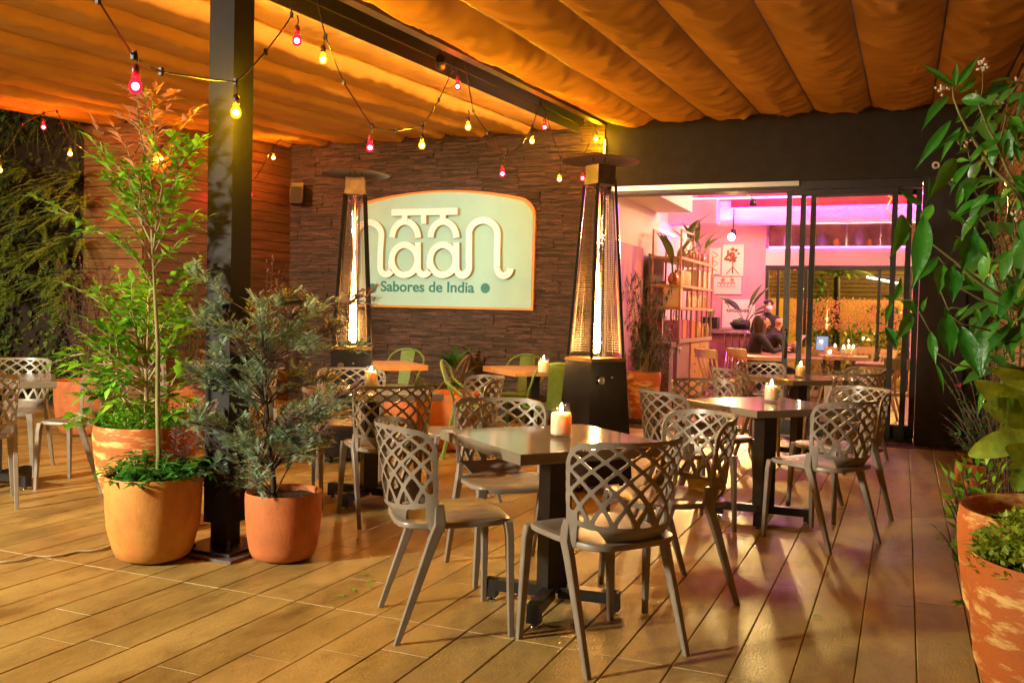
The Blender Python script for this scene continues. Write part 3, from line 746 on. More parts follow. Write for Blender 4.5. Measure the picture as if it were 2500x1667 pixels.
# ================================================================== STRING LIGHTS
cord_m = M('cord_rubber', (.015,.012,.01), .5)
sock_r = M('red_socket', (.18,.02,.03), .35); sock_b = M('black_socket', (.03,.02,.015), .4)
core_m = {'red': EM('bulb_core_red',(1,1,1),380), 'yellow': EM('bulb_core_yellow',(1,1,1),1150), 'orange': EM('bulb_core_orange',(1,1,1),1100)}
bulb_m = {'red': TINT('bulb_red',(1,.005,.010),(1,.02,.06),.55), 'yellow': TINT('bulb_yellow',(1,.53,.006),(1,.55,.01),.60), 'orange': TINT('bulb_orange',(1,.30,.008),(1,.30,.01),.60)}
bulb0 = {}
def bulb(pos, colr, label, tilt=0):
    if colr not in bulb0:
        t = thing('light_bulb', label, 'light bulb', pos, 0, 'coloured bulbs on the string lights')
        m = MB(); m.tube([(0,0,0),(.006,.003,-.03),(0,0,-.065)],.004,6); m.build('flex', cord_m, t)
        m = MB(); m.lathe([(.0001,-.055),(.012,-.056),(.0165,-.07),(.0165,-.105),(.0001,-.106)],12); m.build('socket', sock_r if colr == 'red' else sock_b, t)
        m = MB(); m.lathe([(.0001,-.1065),(.013,-.108),(.0155,-.114),(.0225,-.126),(.026,-.142),(.0225,-.158),(.013,-.167),(.0001,-.170)],18); gl = m.build('globe', bulb_m[colr], t); m = MB(); m.ball((0,0,-.141),.0150,14,8); m.build('glowing_core', core_m[colr], gl)
        bulb0[colr] = t; return t
    return dup(bulb0[colr], pos, 0, label)
def catenary(a, b_, sag, n=14):
    a = Vector(a); b_ = Vector(b_); return [a.lerp(b_, i/n)-Vector((0,0,sag*4*(i/n)*(1-i/n))) for i in range(n+1)]
def cable(name_label, pts):
    # smooth the hand-placed points a little
    out = []
    for i in range(len(pts)-1):
        p0 = Vector(pts[max(0,i-1)]); p1 = Vector(pts[i]); p2 = Vector(pts[i+1]); p3 = Vector(pts[min(len(pts)-1,i+2)])
        for k in range(6):
            t = k/6; out.append(p1.lerp(p2,t)*.65+.35*(.5*((2*p1)+(p2-p0)*t+(2*p0-5*p1+4*p2-p3)*t*t+(3*p1-p0-3*p2+p3)*t**3)))
    out.append(Vector(pts[-1])); m = MB(); m.tube(out,.0045,6)
    for q in pts[1:-1]: m.obox(q,.0075,.0075,.016)
    o = m.build('string_light_cord', cord_m); return tag(o, name_label, 'cord', 'string light cords')
XB = -3.36
J = {1:(306,128),2:(541,188),3:(670,35),4:(748,85),5:(855,290),6:(971,287),7:(1040,160),8:(1087,255),9:(1160,360),10:(1223,290),11:(1247,240),13:(1286,362),14:(1338,358),12:(1379,276)}
JX = {1:-2.86,2:-3.02,3:-3.22}
JP = {k: XP(*v, JX.get(k,XB)) for k, v in J.items()}
def beamp(y): return Vector((XB,y,ZC(y)+.02))
cable('black cord of string lights from the top edge across the grey post', [XP(195,-60,-2.75), XP(225,0,-2.78), JP[1], XP(370,165,-2.92), JP[2], XP(610,120,-3.12), JP[3], beamp(JP[3].y+.12)])
cable('black cord of string lights looping low in front of the sign', [beamp(JP[4].y-.15), JP[4], XP(790,190,XB), JP[5], XP(910,300,XB), JP[6], XP(1008,230,XB), JP[7], beamp(JP[7].y+.1)])
cable('black cord of string lights dipping to the right of the sign', [beamp(JP[8].y-.2), JP[8], XP(1120,305,XB), JP[9], XP(1200,330,XB), JP[10], beamp(JP[10].y+.25)])
cable('black cord of string lights ending by the right-hand heater', [beamp(JP[11].y-.1), JP[11], JP[13], JP[14], XP(1362,310,XB), Vector(JP[12])+Vector((0,.02,.12))])
cols = {1:'red',2:'yellow',3:'red',4:'yellow',5:'red',6:'yellow',7:'red',8:'yellow',9:'red',10:'yellow',11:'red',12:'yellow',13:'yellow',14:'red'}
labs = {1:'lit red bulb nearest the camera, above the slim leafy tree',2:'lit yellow bulb hanging against the grey post',3:'lit red bulb near the top edge, right of the post',4:'lit yellow bulb just right of the topmost red bulb',
 5:'lit red bulb on the low loop above the left heater',6:'lit yellow bulb on the low loop, above the sign',7:'lit red bulb high under the beam, above the sign',8:'lit yellow bulb under the beam, above the right part of the sign',
 9:'lit red bulb hanging low against the slate beside the sign top',10:'lit yellow bulb left of the small red bulb under the beam end',11:'lit red bulb under the beam end, near the slate wall',12:'lit yellow bulb above the right-hand heater reflector',13:'lit yellow bulb left of the right-hand heater head',14:'lit red bulb seen at the head of the right-hand heater'}
ends = {1:(311,200),2:(542,260),3:(682,95),4:(742,138),5:(850,340),6:(969,335),7:(1051,200),8:(1075,293),9:(1154,400),10:(1222,325),11:(1251,293),12:(1369,320),13:(1285,412),14:(1338,410)}
for k in J:
    e = XP(*ends[k], JX.get(k,XB)); d = .143
    bulb((e.x, e.y, e.z+d), cols[k], labs[k])
# second line of lights along the green wall
far = [((0,392),'orange','lit orange bulb cut by the left edge of the picture'),((100,293),'red','lit red bulb under the canvas edge before the green wall'),((161,354),'orange','lit orange bulb hanging before the ferns'),((274,431),'red','lit red bulb on the honey plank pier'),((373,367),'orange','lit orange bulb behind the slim tree'),((417,355),'red','lit small red bulb behind the slim tree near the post'),((575,447),'red','lit small red bulb right of the post on the red wall'),((628,363),'orange','lit orange bulb high on the red wood wall')]
ypos = [6.6,6.9,7.0,7.2,8.2,8.6,9.3,9.6]
pts = []
for (px,py),c_,lb in far:
    i = len(pts); e = YP(px,py,ypos[i]); bulb((e.x,e.y,e.z+.143),c_,lb); pts.append(Vector((e.x,e.y,e.z+.145)))
cable('thin black cord of string lights along the green wall', [pts[0]+Vector((-.9,-.3,.3)),pts[0],pts[0].lerp(pts[1],.5)+Vector((0,0,.10)),pts[1],pts[1].lerp(pts[2],.5)+Vector((0,0,.15)),pts[2],pts[3],pts[3]+Vector((.1,.2,.35))])
cable('thin black cord of string lights along the red wood wall', [pts[4]+Vector((-.3,-.2,.2)),pts[4],pts[5],pts[6],pts[7],pts[7]+Vector((.1,.3,.30))])

# ================================================================== POTS AND PLANTS
def pot_prof(r, h, foot=.72, lip=.0, style='round'):
    if style == 'round': o = [(r*foot*.75,.0),(r*foot,.010),(r*(foot+.11),h*.07),(r*(foot+.18),h*.17),(r*.95,h*.40),(r*.985,h*.66),(r,h*.90),(r*.995,h*.97),(r*.98,h)]
    else: o = [(r*foot*.9,0),(r*foot,.012),(r*(foot+.10),h*.22),(r*.93,h*.55),(r*1.0,h*.82),(r*1.01,h*.92),(r*.985,h)]
    return [(.0001,0)]+o+[(r*.93,h*.995),(r*.90,h*.97),(r*.89,h*.80),(.0001,h*.80)]
def pot(label, x, y, r, h, mat, style='round', foot=.72, group='terracotta plant pots'):
    t = thing('plant_pot', label, 'plant pot', (x,y,0), rnd.random()*6, group)
    pr_ = pot_prof(r,h,foot,0,style); m = MB(); m.lathe([(a,b_) for a,b_ in pr_],48); m.build('pot', mat, t, ang=60)
    s_ = MB(); n = 26; vs = [(0,0,h*.90)]; fs = []
    for k in range(1,7):
        for j in range(n):
            a = 2*math.pi*j/n; q = r*.895*k/6; vs.append((q*math.cos(a), q*math.sin(a), h*.90+.014*noise.noise(Vector((q*20*math.cos(a),q*20*math.sin(a),x)))))
    for j in range(n): fs.append((0,1+j,1+(j+1)%n))
    for k in range(5):
        for j in range(n): fs.append((1+k*n+j,1+(k+1)*n+j,1+(k+1)*n+(j+1)%n,1+k*n+(j+1)%n))
    s_.add(vs,fs,0,True); s_.build('soil', soil_m, t)
    return t
p = FL(352,1281); pot('smooth ochre terracotta pot in front, left of the grey post', p.x, p.y, .232, .425, terra_o, 'round', .66); POT1 = p
p = FL(333,1215); pot('tall mottled terracotta pot behind the ochre one', p.x, p.y, .275, .60, terra_m, 'tall', .60); POT2 = p
p = FL(650,1281); pot('small plain red terracotta pot right of the grey post', p.x, p.y, .192, .345, terra_r, 'round', .70); POT3 = p
p = FL(1476,962); pot('mottled terracotta pot by the doorway, behind the right heater', p.x, p.y, .205, .58, terra_m, 'tall', .66); POT4 = p
q = DP(2395,1220,2.95); POT5 = Vector((q.x+.085,q.y,0)); pot('large mottled terracotta pot at the right edge, behind the nearest one', POT5.x, POT5.y, .33, .685, terra_m, 'tall', .52)
q = DP(2492,1300,2.45); POT6 = Vector((q.x,q.y,0)); pot('large mottled terracotta pot at the bottom right corner, nearest the camera', POT6.x, POT6.y, .275, .655, terra_m, 'tall', .50)
# planters near the green wall and the slate wall
for (px,py,Yk,r_,h_,lb) in ((200,985,6.6,.30,.52,'big orange terracotta planter left of the leafy tree, behind the chairs'),(420,975,6.7,.28,.50,'big orange terracotta planter between the leafy tree and the grey post'),(1030,985,7.6,.30,.52,'round orange terracotta planter behind the sideways chair'),(930,990,7.9,.26,.46,'orange terracotta planter behind the left heater, below the wooden table')):
    e = YP(px,py,Yk); pot(lb, e.x, e.y, r_, h_, terra_r, 'round', .68)

def branch_leaves(lm, pts, start, step, L, W, ml, up=Vector((0,0,1)), jit=.4, rng=rnd, n=1, droop=.2, leaf_m=0, alt=True):
    # leaves along a polyline
    pts = [Vector(p) for p in pts]; acc = 0; side = 1; tot = sum((b_-a).length for a,b_ in zip(pts,pts[1:])); run = 0
    for a,b_ in zip(pts,pts[1:]):
        seg = b_-a; l = seg.length
        if l < 1e-5: continue
        d = seg/l; u = (step-acc)
        while u < l:
            f = (run+u)/tot
            if f >= start:
                p = a+d*u; s_ = d.cross(up)
                if s_.length < .1: s_ = d.cross(Vector((.7,.3,.2)))
                s_.normalize(); o = (s_*side+up*rng.uniform(-.3,.6)+d*rng.uniform(.3,1.0)+Vector((rng.uniform(-jit,jit),rng.uniform(-jit,jit),rng.uniform(-jit,jit)))).normalized()
                k = rng.uniform(.7,1.15)*(1-.35*max(0,f-.8)/.2)
                lm.leaf(p, o, up+Vector((rng.uniform(-.5,.5),rng.uniform(-.5,.5),0)), L*k, W*k, droop, .18, n, leaf_m); side = -side
            u += step*rng.uniform(.7,1.3)
        acc = max(-step,min(step,step-(u-l))); run += l
    # tip leaf
    d = (pts[-1]-pts[-2]).normalized(); lm.leaf(pts[-1], d, up, L*.8, W*.7, droop, .15, n, leaf_m)
def bez(a, b_, c, n=8): return [a*(1-t)**2+b_*2*t*(1-t)+c*t*t for t in [i/n for i in range(n+1)]]
def px_tree(stem_px, depth, base, branches, wood_r, mats_, name, label, L, W, step, rng, spread=.25, redlit_z=None, twigs=0, start=.3):
    t = thing(name, label, 'tree' if 'tree' in name else 'plant', (base.x,base.y,0))
    o = Vector((base.x,base.y,0)); wd = MB(); lf = MB()
    stem = [DP(x,y,depth) for x,y in stem_px]; stem[0] = Vector((base.x+ (stem[0].x-base.x),base.y+(stem[0].y-base.y),stem[0].z))
    k = len(stem); wd.tube([p-o for p in stem],[wood_r*(1-.75*i/(k-1)) for i in range(k)],9)
    allb = []
    for (sx,sy,ex,ey) in branches:
        a = DP(sx,sy,depth); dz = rng.uniform(-spread,spread); c = DP(ex,ey,depth+dz); mid = a.lerp(c,.5)+Vector((0,0,rng.uniform(-.01,.10)))*min(1,(c-a).length*2.2)+Vector((rng.uniform(-.04,.04),)*3)
        pts = bez(a,mid,c); allb.append(pts)
        for _ in range(twigs):
            i = rng.randint(2,6); q = pts[i]; l = (c-a).length*rng.uniform(.25,.5); d = ((pts[i+1]-pts[i]).normalized()+Vector((rng.uniform(-1,1),rng.uniform(-1,1),rng.uniform(-.5,.9)))).normalized()
            e = q+d*l; allb.append(bez(q,q.lerp(e,.5)+Vector((0,0,.02)),e,5))
    for pts in allb:
        n = len(pts); wd.tube([p-o for p in pts],[wood_r*.38*(1-.75*i/(n-1)) for i in range(n)],5)
        hi = redlit_z is not None and pts[-1].z > redlit_z  # branches ending above this height get the painted red glow
        branch_leaves(lf,[p-o for p in pts],start,step,L,W,None,rng=rng,leaf_m=1 if hi else 0)
    branch_leaves(lf,[p-o for p in stem[k//2:]],.2,step*.8,L,W,None,rng=rng,leaf_m=1 if redlit_z is not None and stem[-1].z > redlit_z-.1 and False else 0)
    wd.build('trunk', mats_[0], t); lf.build('crown', mats_[1], t, fix=False)
    return t
rt = random.Random(3)
zd = (Vector((POT1.x,POT1.y,0))-Vector((0,0,0))).dot(Vector((_fw.x,_fw.y,0)).normalized())
top = [(345,470,205,318),(347,500,262,290),(344,430,300,262),(342,400,382,255),(344,440,430,262),(346,480,462,318),(348,520,452,400),(350,560,478,498),(350,590,410,470),(348,560,232,360),(350,600,250,465),(352,640,110,482),(353,660,262,545),(352,620,420,560),(354,690,462,590),(345,420,330,230),(341,350,360,215),(342,380,318,225),(350,560,290,380),(351,600,395,330),(346,520,240,410),(349,560,425,330)]
DT1 = zd
px_tree([(362,1120),(365,1040),(362,930),(363,800),(357,690),(352,600),(347,480),(343,380),(338,290),(337,225)], DT1, POT1, top, .0145, (bark_g,[leaf_b,leaf_redlit]), 'potted_tree', 'slim bright green tree with upright branches in the ochre pot', .078, .040, .020, rt, .22, redlit_z=YP(0,0,1).z*0+DP(330,300,DT1).z, twigs=2)
low = [(338,900,135,850),(338,880,160,800),(338,850,200,735),(338,820,225,660),(338,800,270,625),(338,930,185,905),(338,900,225,820),(338,870,255,745),(338,960,250,930),(338,850,305,690),(338,860,345,745),(338,820,400,690),(338,850,455,740),(338,880,480,705),(338,900,435,830),(338,930,498,885),(338,950,470,950),(338,930,395,915),(338,960,300,960),(338,970,150,975),(338,840,350,640),(338,800,440,640),(338,880,180,760),(338,890,280,860),(338,860,375,800),(338,910,210,870),(338,870,300,800),(338,830,250,690),(338,900,320,880),(338,850,420,770),(338,880,240,870),(338,820,300,650)]
DT2 = (Vector((POT2.x,POT2.y,0))).dot(Vector((_fw.x,_fw.y,0)).normalized())
px_tree([(334,1015),(337,960),(336,880),(334,800),(330,720),(326,640)], DT2, POT2, low, .017, (bark_p,leaf_b), 'potted_tree', 'bushy glossy green tree with a pale stem in the tall mottled pot', .092, .050, .021, rt, .32, twigs=3)
# grey-green feathery shrub
def feathery(name, label, base, depth, stems, ends, rng, mats_, leaflet=.043, npin=15, twl=.10, spread=.3, r0=.016):
    t = thing(name, label, 'shrub', (base.x,base.y,0)); o = Vector((base.x,base.y,0)); wd = MB(); lf = MB()
    main = [DP(x,y,depth) for x,y in stems]; k = len(main); wd.tube([p-o for p in main],[r0*(1-.7*i/(k-1)) for i in range(k)],8)
    for ex,ey,pu in ends:
        c = DP(ex,ey,depth+rng.uniform(-spread,spread)); i = min(range(k), key=lambda i_: abs(main[i_].z-(c.z-.18))); a = main[i]
        pts = bez(a, a.lerp(c,.5)+Vector((rng.uniform(-.05,.05),rng.uniform(-.05,.05),rng.uniform(0,.07))), c, 7)
        wd.tube([p-o for p in pts],[.0045*(1-.7*j/7) for j in range(8)],5)
        for j in range(3,8):
            for q in range(2 if j < 6 else 5):
                d = ((pts[j]-pts[j-1]).normalized()*.8+Vector((rng.uniform(-1,1),rng.uniform(-1,1),rng.uniform(-.6,1)))).normalized()
                p0 = pts[j]-o; l = twl*rng.uniform(.6,1.1); tip = p0+d*l; sd = d.cross(Vector((0,0,1))); sd = sd.normalized() if sd.length > .1 else Vector((1,0,0)); mi = 1 if (pu and j > 5) or rng.random() < .06 else 0
                for s_ in range(npin):
                    f = .15+.85*s_/npin; pp = p0.lerp(tip,f); side = 1 if s_%2 else -1
                    lf.leaf(pp,(sd*side*.9+d*.75+Vector((0,0,rng.uniform(-.2,.5)))),(0,0,1),leaflet*rng.uniform(.75,1.1),leaflet*.33,.1,.12,1,mi)
    wd.build('stem', mats_[0], t); lf.build('foliage', mats_[1], t, fix=False); return t
rs = random.Random(5); ends = []
while len(ends) < 56:
    ex = rs.uniform(445,800); ey = rs.uniform(690,1050)
    if ((abs(ex-622)/180)**3.2+(abs(ey-870)/185)**3.2) > 1: continue
    if ey > 1000 and abs(ex-615) > 110: continue
    ends.append((ex,ey,rs.random() < .3))
ends += [(400,1045,1),(430,1000,1),(470,965,1),(500,700,1),(455,640,0),(480,1085,1),(520,1110,1),(590,1105,0),(800,705,1),(835,690,1),(775,760,0),(820,800,0),(800,905,1),(720,960,1),(745,880,0),(520,760,0),(505,860,0),(455,740,0)]
zd3 = (Vector((POT3.x,POT3.y,0))).dot(Vector((_fw.x,_fw.y,0)).normalized())
feathery('grey_shrub','feathery grey-green shrub with mauve tips in the small red pot', POT3, zd3, [(630,1140),(626,1080),(618,1010),(612,930),(608,840),(612,740),(618,680)], ends, rs, (bark_d,[leaf_gr,leaf_pu]))
# small groundcover in the pots
def cover(label, c, r, h, L, n, mat, rng, z, name='ground_cover', spill=0):
    m = MB()
    for _ in range(n):
        a = rng.random()*6.283; q = r*rng.random()**.5; k = 1-(q/r)**2*.6
        p = Vector((q*math.cos(a),q*math.sin(a),h*k*rng.uniform(.1,1))); 
        if spill and q > r*.8: p.z -= spill*rng.random()
        d = Vector((math.cos(a)*rng.uniform(-.2,1)+rng.uniform(-.6,.6),math.sin(a)*rng.uniform(-.2,1)+rng.uniform(-.6,.6),rng.uniform(-.1,1)))
        m.leaf(p,d,(rng.uniform(-.4,.4),rng.uniform(-.4,.4),1),L*rng.uniform(.6,1.2),L*rng.uniform(.35,.6),.2,.15)
    o = m.build(name, mat, None, (c[0],c[1],z), fix=False)
    return tag(o, label, 'plant', 'low plants filling the pots', None)
def rosettes(label, c, r, z, L, n, mat, rng):
    m = MB()
    for _ in range(n):
        a = rng.random()*6.283; q = r*rng.random()**.5; b0 = Vector((q*math.cos(a),q*math.sin(a),0)); hh = rng.uniform(.03,.13); tip = b0+Vector((rng.uniform(-.05,.05)+.05*math.cos(a),rng.uniform(-.05,.05)+.05*math.sin(a),hh))
        m.tube([b0,tip],.002,4)
        for i in range(9):
            t = rng.random()*6.283; m.leaf(b0.lerp(tip,.45+.55*i/8),(math.cos(t),math.sin(t),rng.uniform(-.1,.6)),(0,0,1),L*rng.uniform(.7,1.1),L*.36,.35,.15,2)
    return tag(m.build('ground_cover', mat, None, (c[0],c[1],z), fix=False), label, 'plant', 'low plants filling the pots')
rosettes('glossy dark green rosettes filling the ochre pot', POT1, .20, .385, .085, 64, M('rosette_leaf',(.06,.24,.03),.3,island=.3,trans=.2), rs)
cover('small-leaved green creeper filling the tall mottled pot', POT2, .245, .19, .030, 2200, leaf_b, rs, .54)
cover('lime green creeper spilling over the nearest right-hand pot', POT6, .27, .15, .036, 2600, leaf_y, rs, .64, spill=.05)
# trailing sprig out of the lime creeper
# thin-leaved plant by the doorway
def aralia(label, base, z0, tips, depth, rng, mat, L=.10, group=None):
    t = thing('potted_plant', label, 'plant', (base.x,base.y,0)); o = Vector((base.x,base.y,0)); wd = MB(); lf = MB()
    for ex,ey in tips:
        a = Vector((base.x+rng.uniform(-.05,.05),base.y+rng.uniform(-.05,.05),z0)); c = DP(ex,ey,depth+rng.uniform(-.25,.25)); pts = bez(a,Vector((a.x*.7+c.x*.3,a.y*.7+c.y*.3,a.z*.4+c.z*.6)),c,8)
        wd.tube([p-o for p in pts],[.006*(1-.6*i/8) for i in range(9)],5)
        for j in range(3,9):
            for q in range(3):
                d = Vector((rng.uniform(-1,1),rng.uniform(-1,1),rng.uniform(-.3,.6))).normalized(); p0 = pts[j]-o; h_ = p0+d*.07; wd.tube([p0,h_],.0018,4)
                for s_ in range(8):
                    al = 6.283*s_/8; e1 = d.cross(Vector((0,0,1))); e1 = e1.normalized() if e1.length > .1 else Vector((1,0,0)); e2 = d.cross(e1)
                    lf.leaf(h_,(d*.35+e1*math.cos(al)+e2*math.sin(al)-Vector((0,0,.25))),(0,0,1),L*rng.uniform(.7,1.1),L*.11,.3,.1,2)
    wd.build('stem', bark_p, t); lf.build('foliage', mat, t, fix=False); return t
zd4 = (Vector((POT4.x,POT4.y,0))).dot(Vector((_fw.x,_fw.y,0)).normalized())
tp = [(1440,690),(1435,650),(1470,640),(1500,635),(1530,660),(1450,740),(1480,700),(1510,700),(1545,730),(1530,770),(1465,790),(1500,760),(1490,670),(1455,640),(1520,690),(1545,800),(1445,800),(1515,830),(1470,740)]
aralia('thin-leaved dark plant in the pot by the doorway', POT4, .52, tp, zd4, rs, M('aralia_leaf',(.06,.085,.02),.4,island=.4,trans=.1), .10)
# ================================================================== LEAFY PLANT AT THE RIGHT
def c4(x,y): return ((2180+x/3.647)/KV,(130+y/3.647)/KV)
def c5(x,y): return ((2100+x/3.92)/KV,(560+y/3.92)/KV)
def c6(x,y): return ((2200+x/1.92)/KV,(850+y/1.92)/KV)
rp_ = random.Random(21)
bp = thing('leafy_shrub', 'tall plant with big drooping veined leaves and white buds at the right edge', 'plant', (POT5.x,POT5.y,0)); BO = Vector((POT5.x,POT5.y,0))
lf = MB(); wd = MB(); fl_ = MB(); DZ = 2.75
wprof = lambda t: max(.012, (math.sin(math.pi*min(1,(t*.97+.015))**.80)**1.05)*(1-.62*max(0,t-.55)/.45))
def pleaf(f, b, tip, w, dz=None, arc_=.18):
    z0 = DZ+(rp_.uniform(-.12,.12) if dz is None else dz); a = DP(*f(*b),z0); c = DP(*f(*tip),z0+rp_.uniform(-.10,.04))
    L = (c-a).length; s_ = 3.647 if f is c4 else (3.92 if f is c5 else 1.92); W = (w/s_)*z0/FPX*.88
    view = (EYE-(a+c)/2).normalized(); d = (c-a).normalized(); side = d.cross(view).normalized(); nn = side.cross(d)*-1
    up = (view*1.0+side*rp_.uniform(-.45,.45)+Vector((0,0,.25))).normalized()
    n = 26; vs = []; fs = []; sd = d.cross(up).normalized(); nn = sd.cross(d)
    bow = side*rp_.uniform(-.10,.10)*L; tw = rp_.uniform(-.5,.5); cu = rp_.uniform(.18,.42)
    for i in range(n+1):
        t = i/n; ctr = a+d*L*t+nn*L*arc_*(.25-(t-.5)**2)*1.2+bow*(t-t*t)*2; ww = W/2*wprof(t)*1.08
        for q in (-1,-.66,-.33,0,.33,.66,1):
            rid = .016*W*math.sin(6.283*(t*9-abs(q)*1.1))*(0 if q == 0 else 1)
            h_ = ww*(cu*q*q+tw*q*t*.5)*(1 if W < .12 else .6)+rid*(1 if W < .12 else .45)-(.0016 if q == 0 else 0)+.05*ww*math.sin(t*17+q)*abs(q)
            vs.append(ctr+sd*ww*q+nn*h_)
    for i in range(n):
        for j in range(6): fs.append((i*7+j,i*7+j+1,(i+1)*7+j+1,(i+1)*7+j))
    lf.add([v-BO for v in vs],fs,0,True)
L4 = [((540,300),(235,90),62),((552,300),(572,68),58),((572,290),(786,5),75),((592,350),(762,190),75),((490,385),(250,702),115),((515,600),(190,1048),95),((545,740),(350,890),55),((605,660),(420,985),60),((1035,275),(775,400),115),((610,415),(860,440),120),((960,470),(820,640),120),((1035,555),(1110,822),65),((1060,570),(1170,685),95),((560,942),(318,1305),150),((690,985),(505,1265),80),((830,905),(990,870),60),((690,965),(862,770),75),((260,1345),(30,1195),62),((900,1110),(700,1200),70),((850,1260),(680,1400),80),((470,1390),(690,1530),50),((560,960),(690,960),45),((1090,560),(1010,700),60),((640,700),(600,860),55),((330,1110),(300,1330),50),((680,860),(560,900),70),((1030,760),(1000,960),50),((560,620),(700,440),90),((1080,780),(1140,1000),70),((960,1300),(1090,1200),80),((350,1350),(230,1568),110),((620,1200),(560,1400),70),((1120,1130),(1167,1280),90)]
for b,tp_,w in L4: pleaf(c4,b,tp_,w)
L5 = [((400,-140),(275,290),165,-.1),((610,-130),(485,600),190,-.15),((745,262),(515,520),95,0),((790,342),(752,632),150,-.05),((870,362),(882,718),175,-.1),((1085,-30),(955,445),180,-.1),((1110,50),(1222,282),100,0),((1000,420),(1112,565),70,.1),((540,795),(368,678),95,0),((490,800),(318,1095),120,-.05),((598,790),(645,645),55,0),((830,808),(852,1242),205,-.15),((900,908),(898,1217),115,-.05),((968,930),(1165,1442),185,-.1),((1098,762),(1160,912),62,0),((675,980),(725,1305),95,0),((725,1290),(798,1575),40,0),((330,675),(392,445),75,0),((305,700),(243,955),62,0),((243,940),(352,1155),110,0),((330,670),(185,620),45,0),((545,780),(510,655),45,0),((840,860),(800,740),60,0),((900,850),(1050,710),50,0),((960,100),(870,240),80,.1)]
for b,tp_,w,dz in L5: pleaf(c5,b,tp_,w,dz)
for _ in range(48):
    x = rp_.uniform(2228,2440); y = rp_.uniform(170,880)
    if y < 300 and x < 2290: continue
    if 520 < y and x < 2250: continue
    p = DP(x,y,DZ+rp_.uniform(-.10,.35)); d = Vector((rp_.uniform(-1,.35),rp_.uniform(-.7,.5),rp_.uniform(-1.2,.25)))
    lf.leaf(p-BO,d,(rp_.uniform(-.5,.2),-.7,.8),rp_.uniform(.09,.17),rp_.uniform(.030,.046),rp_.uniform(.1,.5),.16,8,wp=wprof)
def pst(f, pts, r0, r1, z0=None):
    q = [DP(*f(*p),z0 or DZ+.05)-BO for p in pts]; n = len(q); wd.tube(q,[.68*(r0+(r1-r0)*i/(n-1)) for i in range(n)],6)
pst(c4,[(1250,1480),(1100,1220),(860,1000),(700,740),(600,560),(540,400),(530,280)],.010,.003)
pst(c4,[(1180,1330),(1000,1000),(940,830),(850,680),(770,480),(740,330)],.007,.003); pst(c4,[(1180,1360),(960,1080),(820,960),(690,975)],.007,.003)
pst(c4,[(940,830),(1000,600),(1040,300)],.004,.002); pst(c4,[(770,480),(800,300),(800,120)],.0035,.0015); pst(c4,[(690,960),(660,840),(645,780)],.003,.0015)
pst(c5,[(1640,840),(1400,680),(1100,480),(900,300),(620,85),(420,-90)],.012,.003); pst(c5,[(1640,800),(1400,735),(1150,670),(960,560),(870,380)],.008,.003)
pst(c5,[(1640,1330),(1300,1330),(1060,1320),(900,1290),(735,1180),(690,1000)],.008,.003); pst(c5,[(900,300),(800,330),(745,262)],.004,.002); pst(c5,[(1250,970),(960,900),(870,830),(760,570)],.005,.002); pst(c5,[(690,1010),(600,850),(500,670),(330,680)],.004,.002)
pst(c5,[(1640,840),(1700,1100),(1640,1500),(1560,1760),(1540,1900)],.013,.016)
for f,x,y,n,s_ in ((c4,440,320,16,45),(c4,790,110,22,60),(c4,650,800,14,45),(c4,930,455,12,35),(c4,1110,1430,14,50),(c4,720,390,5,20),(c4,500,1140,6,25),(c4,1110,230,4,15)):
    fl_ = MB()
    for _ in range(n):
        q = DP(*f(x+rp_.gauss(0,s_*.6),y+rp_.gauss(0,s_*.6)),DZ+rp_.uniform(-.05,.05))-BO; fl_.ball(q,.0042,6,4)
    fl_.build('flower_cluster', flower_m, bp)
# hidden side of the plant: further leaves behind, towards the screen
lb = MB()
for _ in range(210):
    x = rp_.uniform(2235,2480); y = rp_.uniform(180,900)
    if x < 2260+ (y-500)**2/9000*.0 and rp_.random() < .5: continue
    p = DP(x,y,rp_.uniform(2.9,3.9)); d = Vector((rp_.uniform(-1,.6),rp_.uniform(-1,.6),rp_.uniform(-.9,.3)))
    lb.leaf(p-BO,d,(rp_.uniform(-.3,.3),-.6,1),rp_.uniform(.07,.15),rp_.uniform(.03,.055),.35,.15,3)
wd.build('stem', bark_g, bp); lf.build('foliage', bigleaf, bp, fix=False); lb.build('inner_foliage', leaf_d, bp, fix=False)
# big pale broad-leaved plant low at the right
bl = thing('broad_leaf_plant', 'low plant with very broad pale green leaves in the second right-hand pot', 'plant', (POT5.x,POT5.y,0))
lf = MB(); DZ = 2.6
wprof = lambda t: max(.03, math.sin(math.pi*min(1,t*.93+.06))**.62)
for f,b,tp_,w,dz in ((c6,(560,250),(345,152),120,0),(c6,(640,200),(430,95),100,.1),(c6,(600,330),(385,270),150,-.05),(c6,(620,420),(315,500),130,-.1),(c6,(640,400),(400,440),110,.05),(c6,(640,560),(490,460),150,-.15),(c6,(560,570),(540,670),110,-.1),(c6,(680,330),(560,190),130,-.05),(c6,(700,480),(600,600),150,-.1),(c6,(640,300),(480,240),90,.1),(c6,(660,640),(500,560),110,0)):
    pleaf(f,b,tp_,w,dz,.25)
lf.build('foliage', M('broad_leaf',(.27,.44,.05),.4,var=.45,vs=9,island=.45,trans=.3,bump=.3,bs=30), bl, fix=False)
m = MB()
for f,pts in ((c6,[(640,750),(600,560),(560,250)]),(c6,[(650,750),(640,560),(620,420)]),(c6,[(660,750),(680,500),(690,300)])): m.tube([DP(*f(*q),DZ+.1)-BO for q in pts],.006,6)
m.build('stem', bark_g, bl)
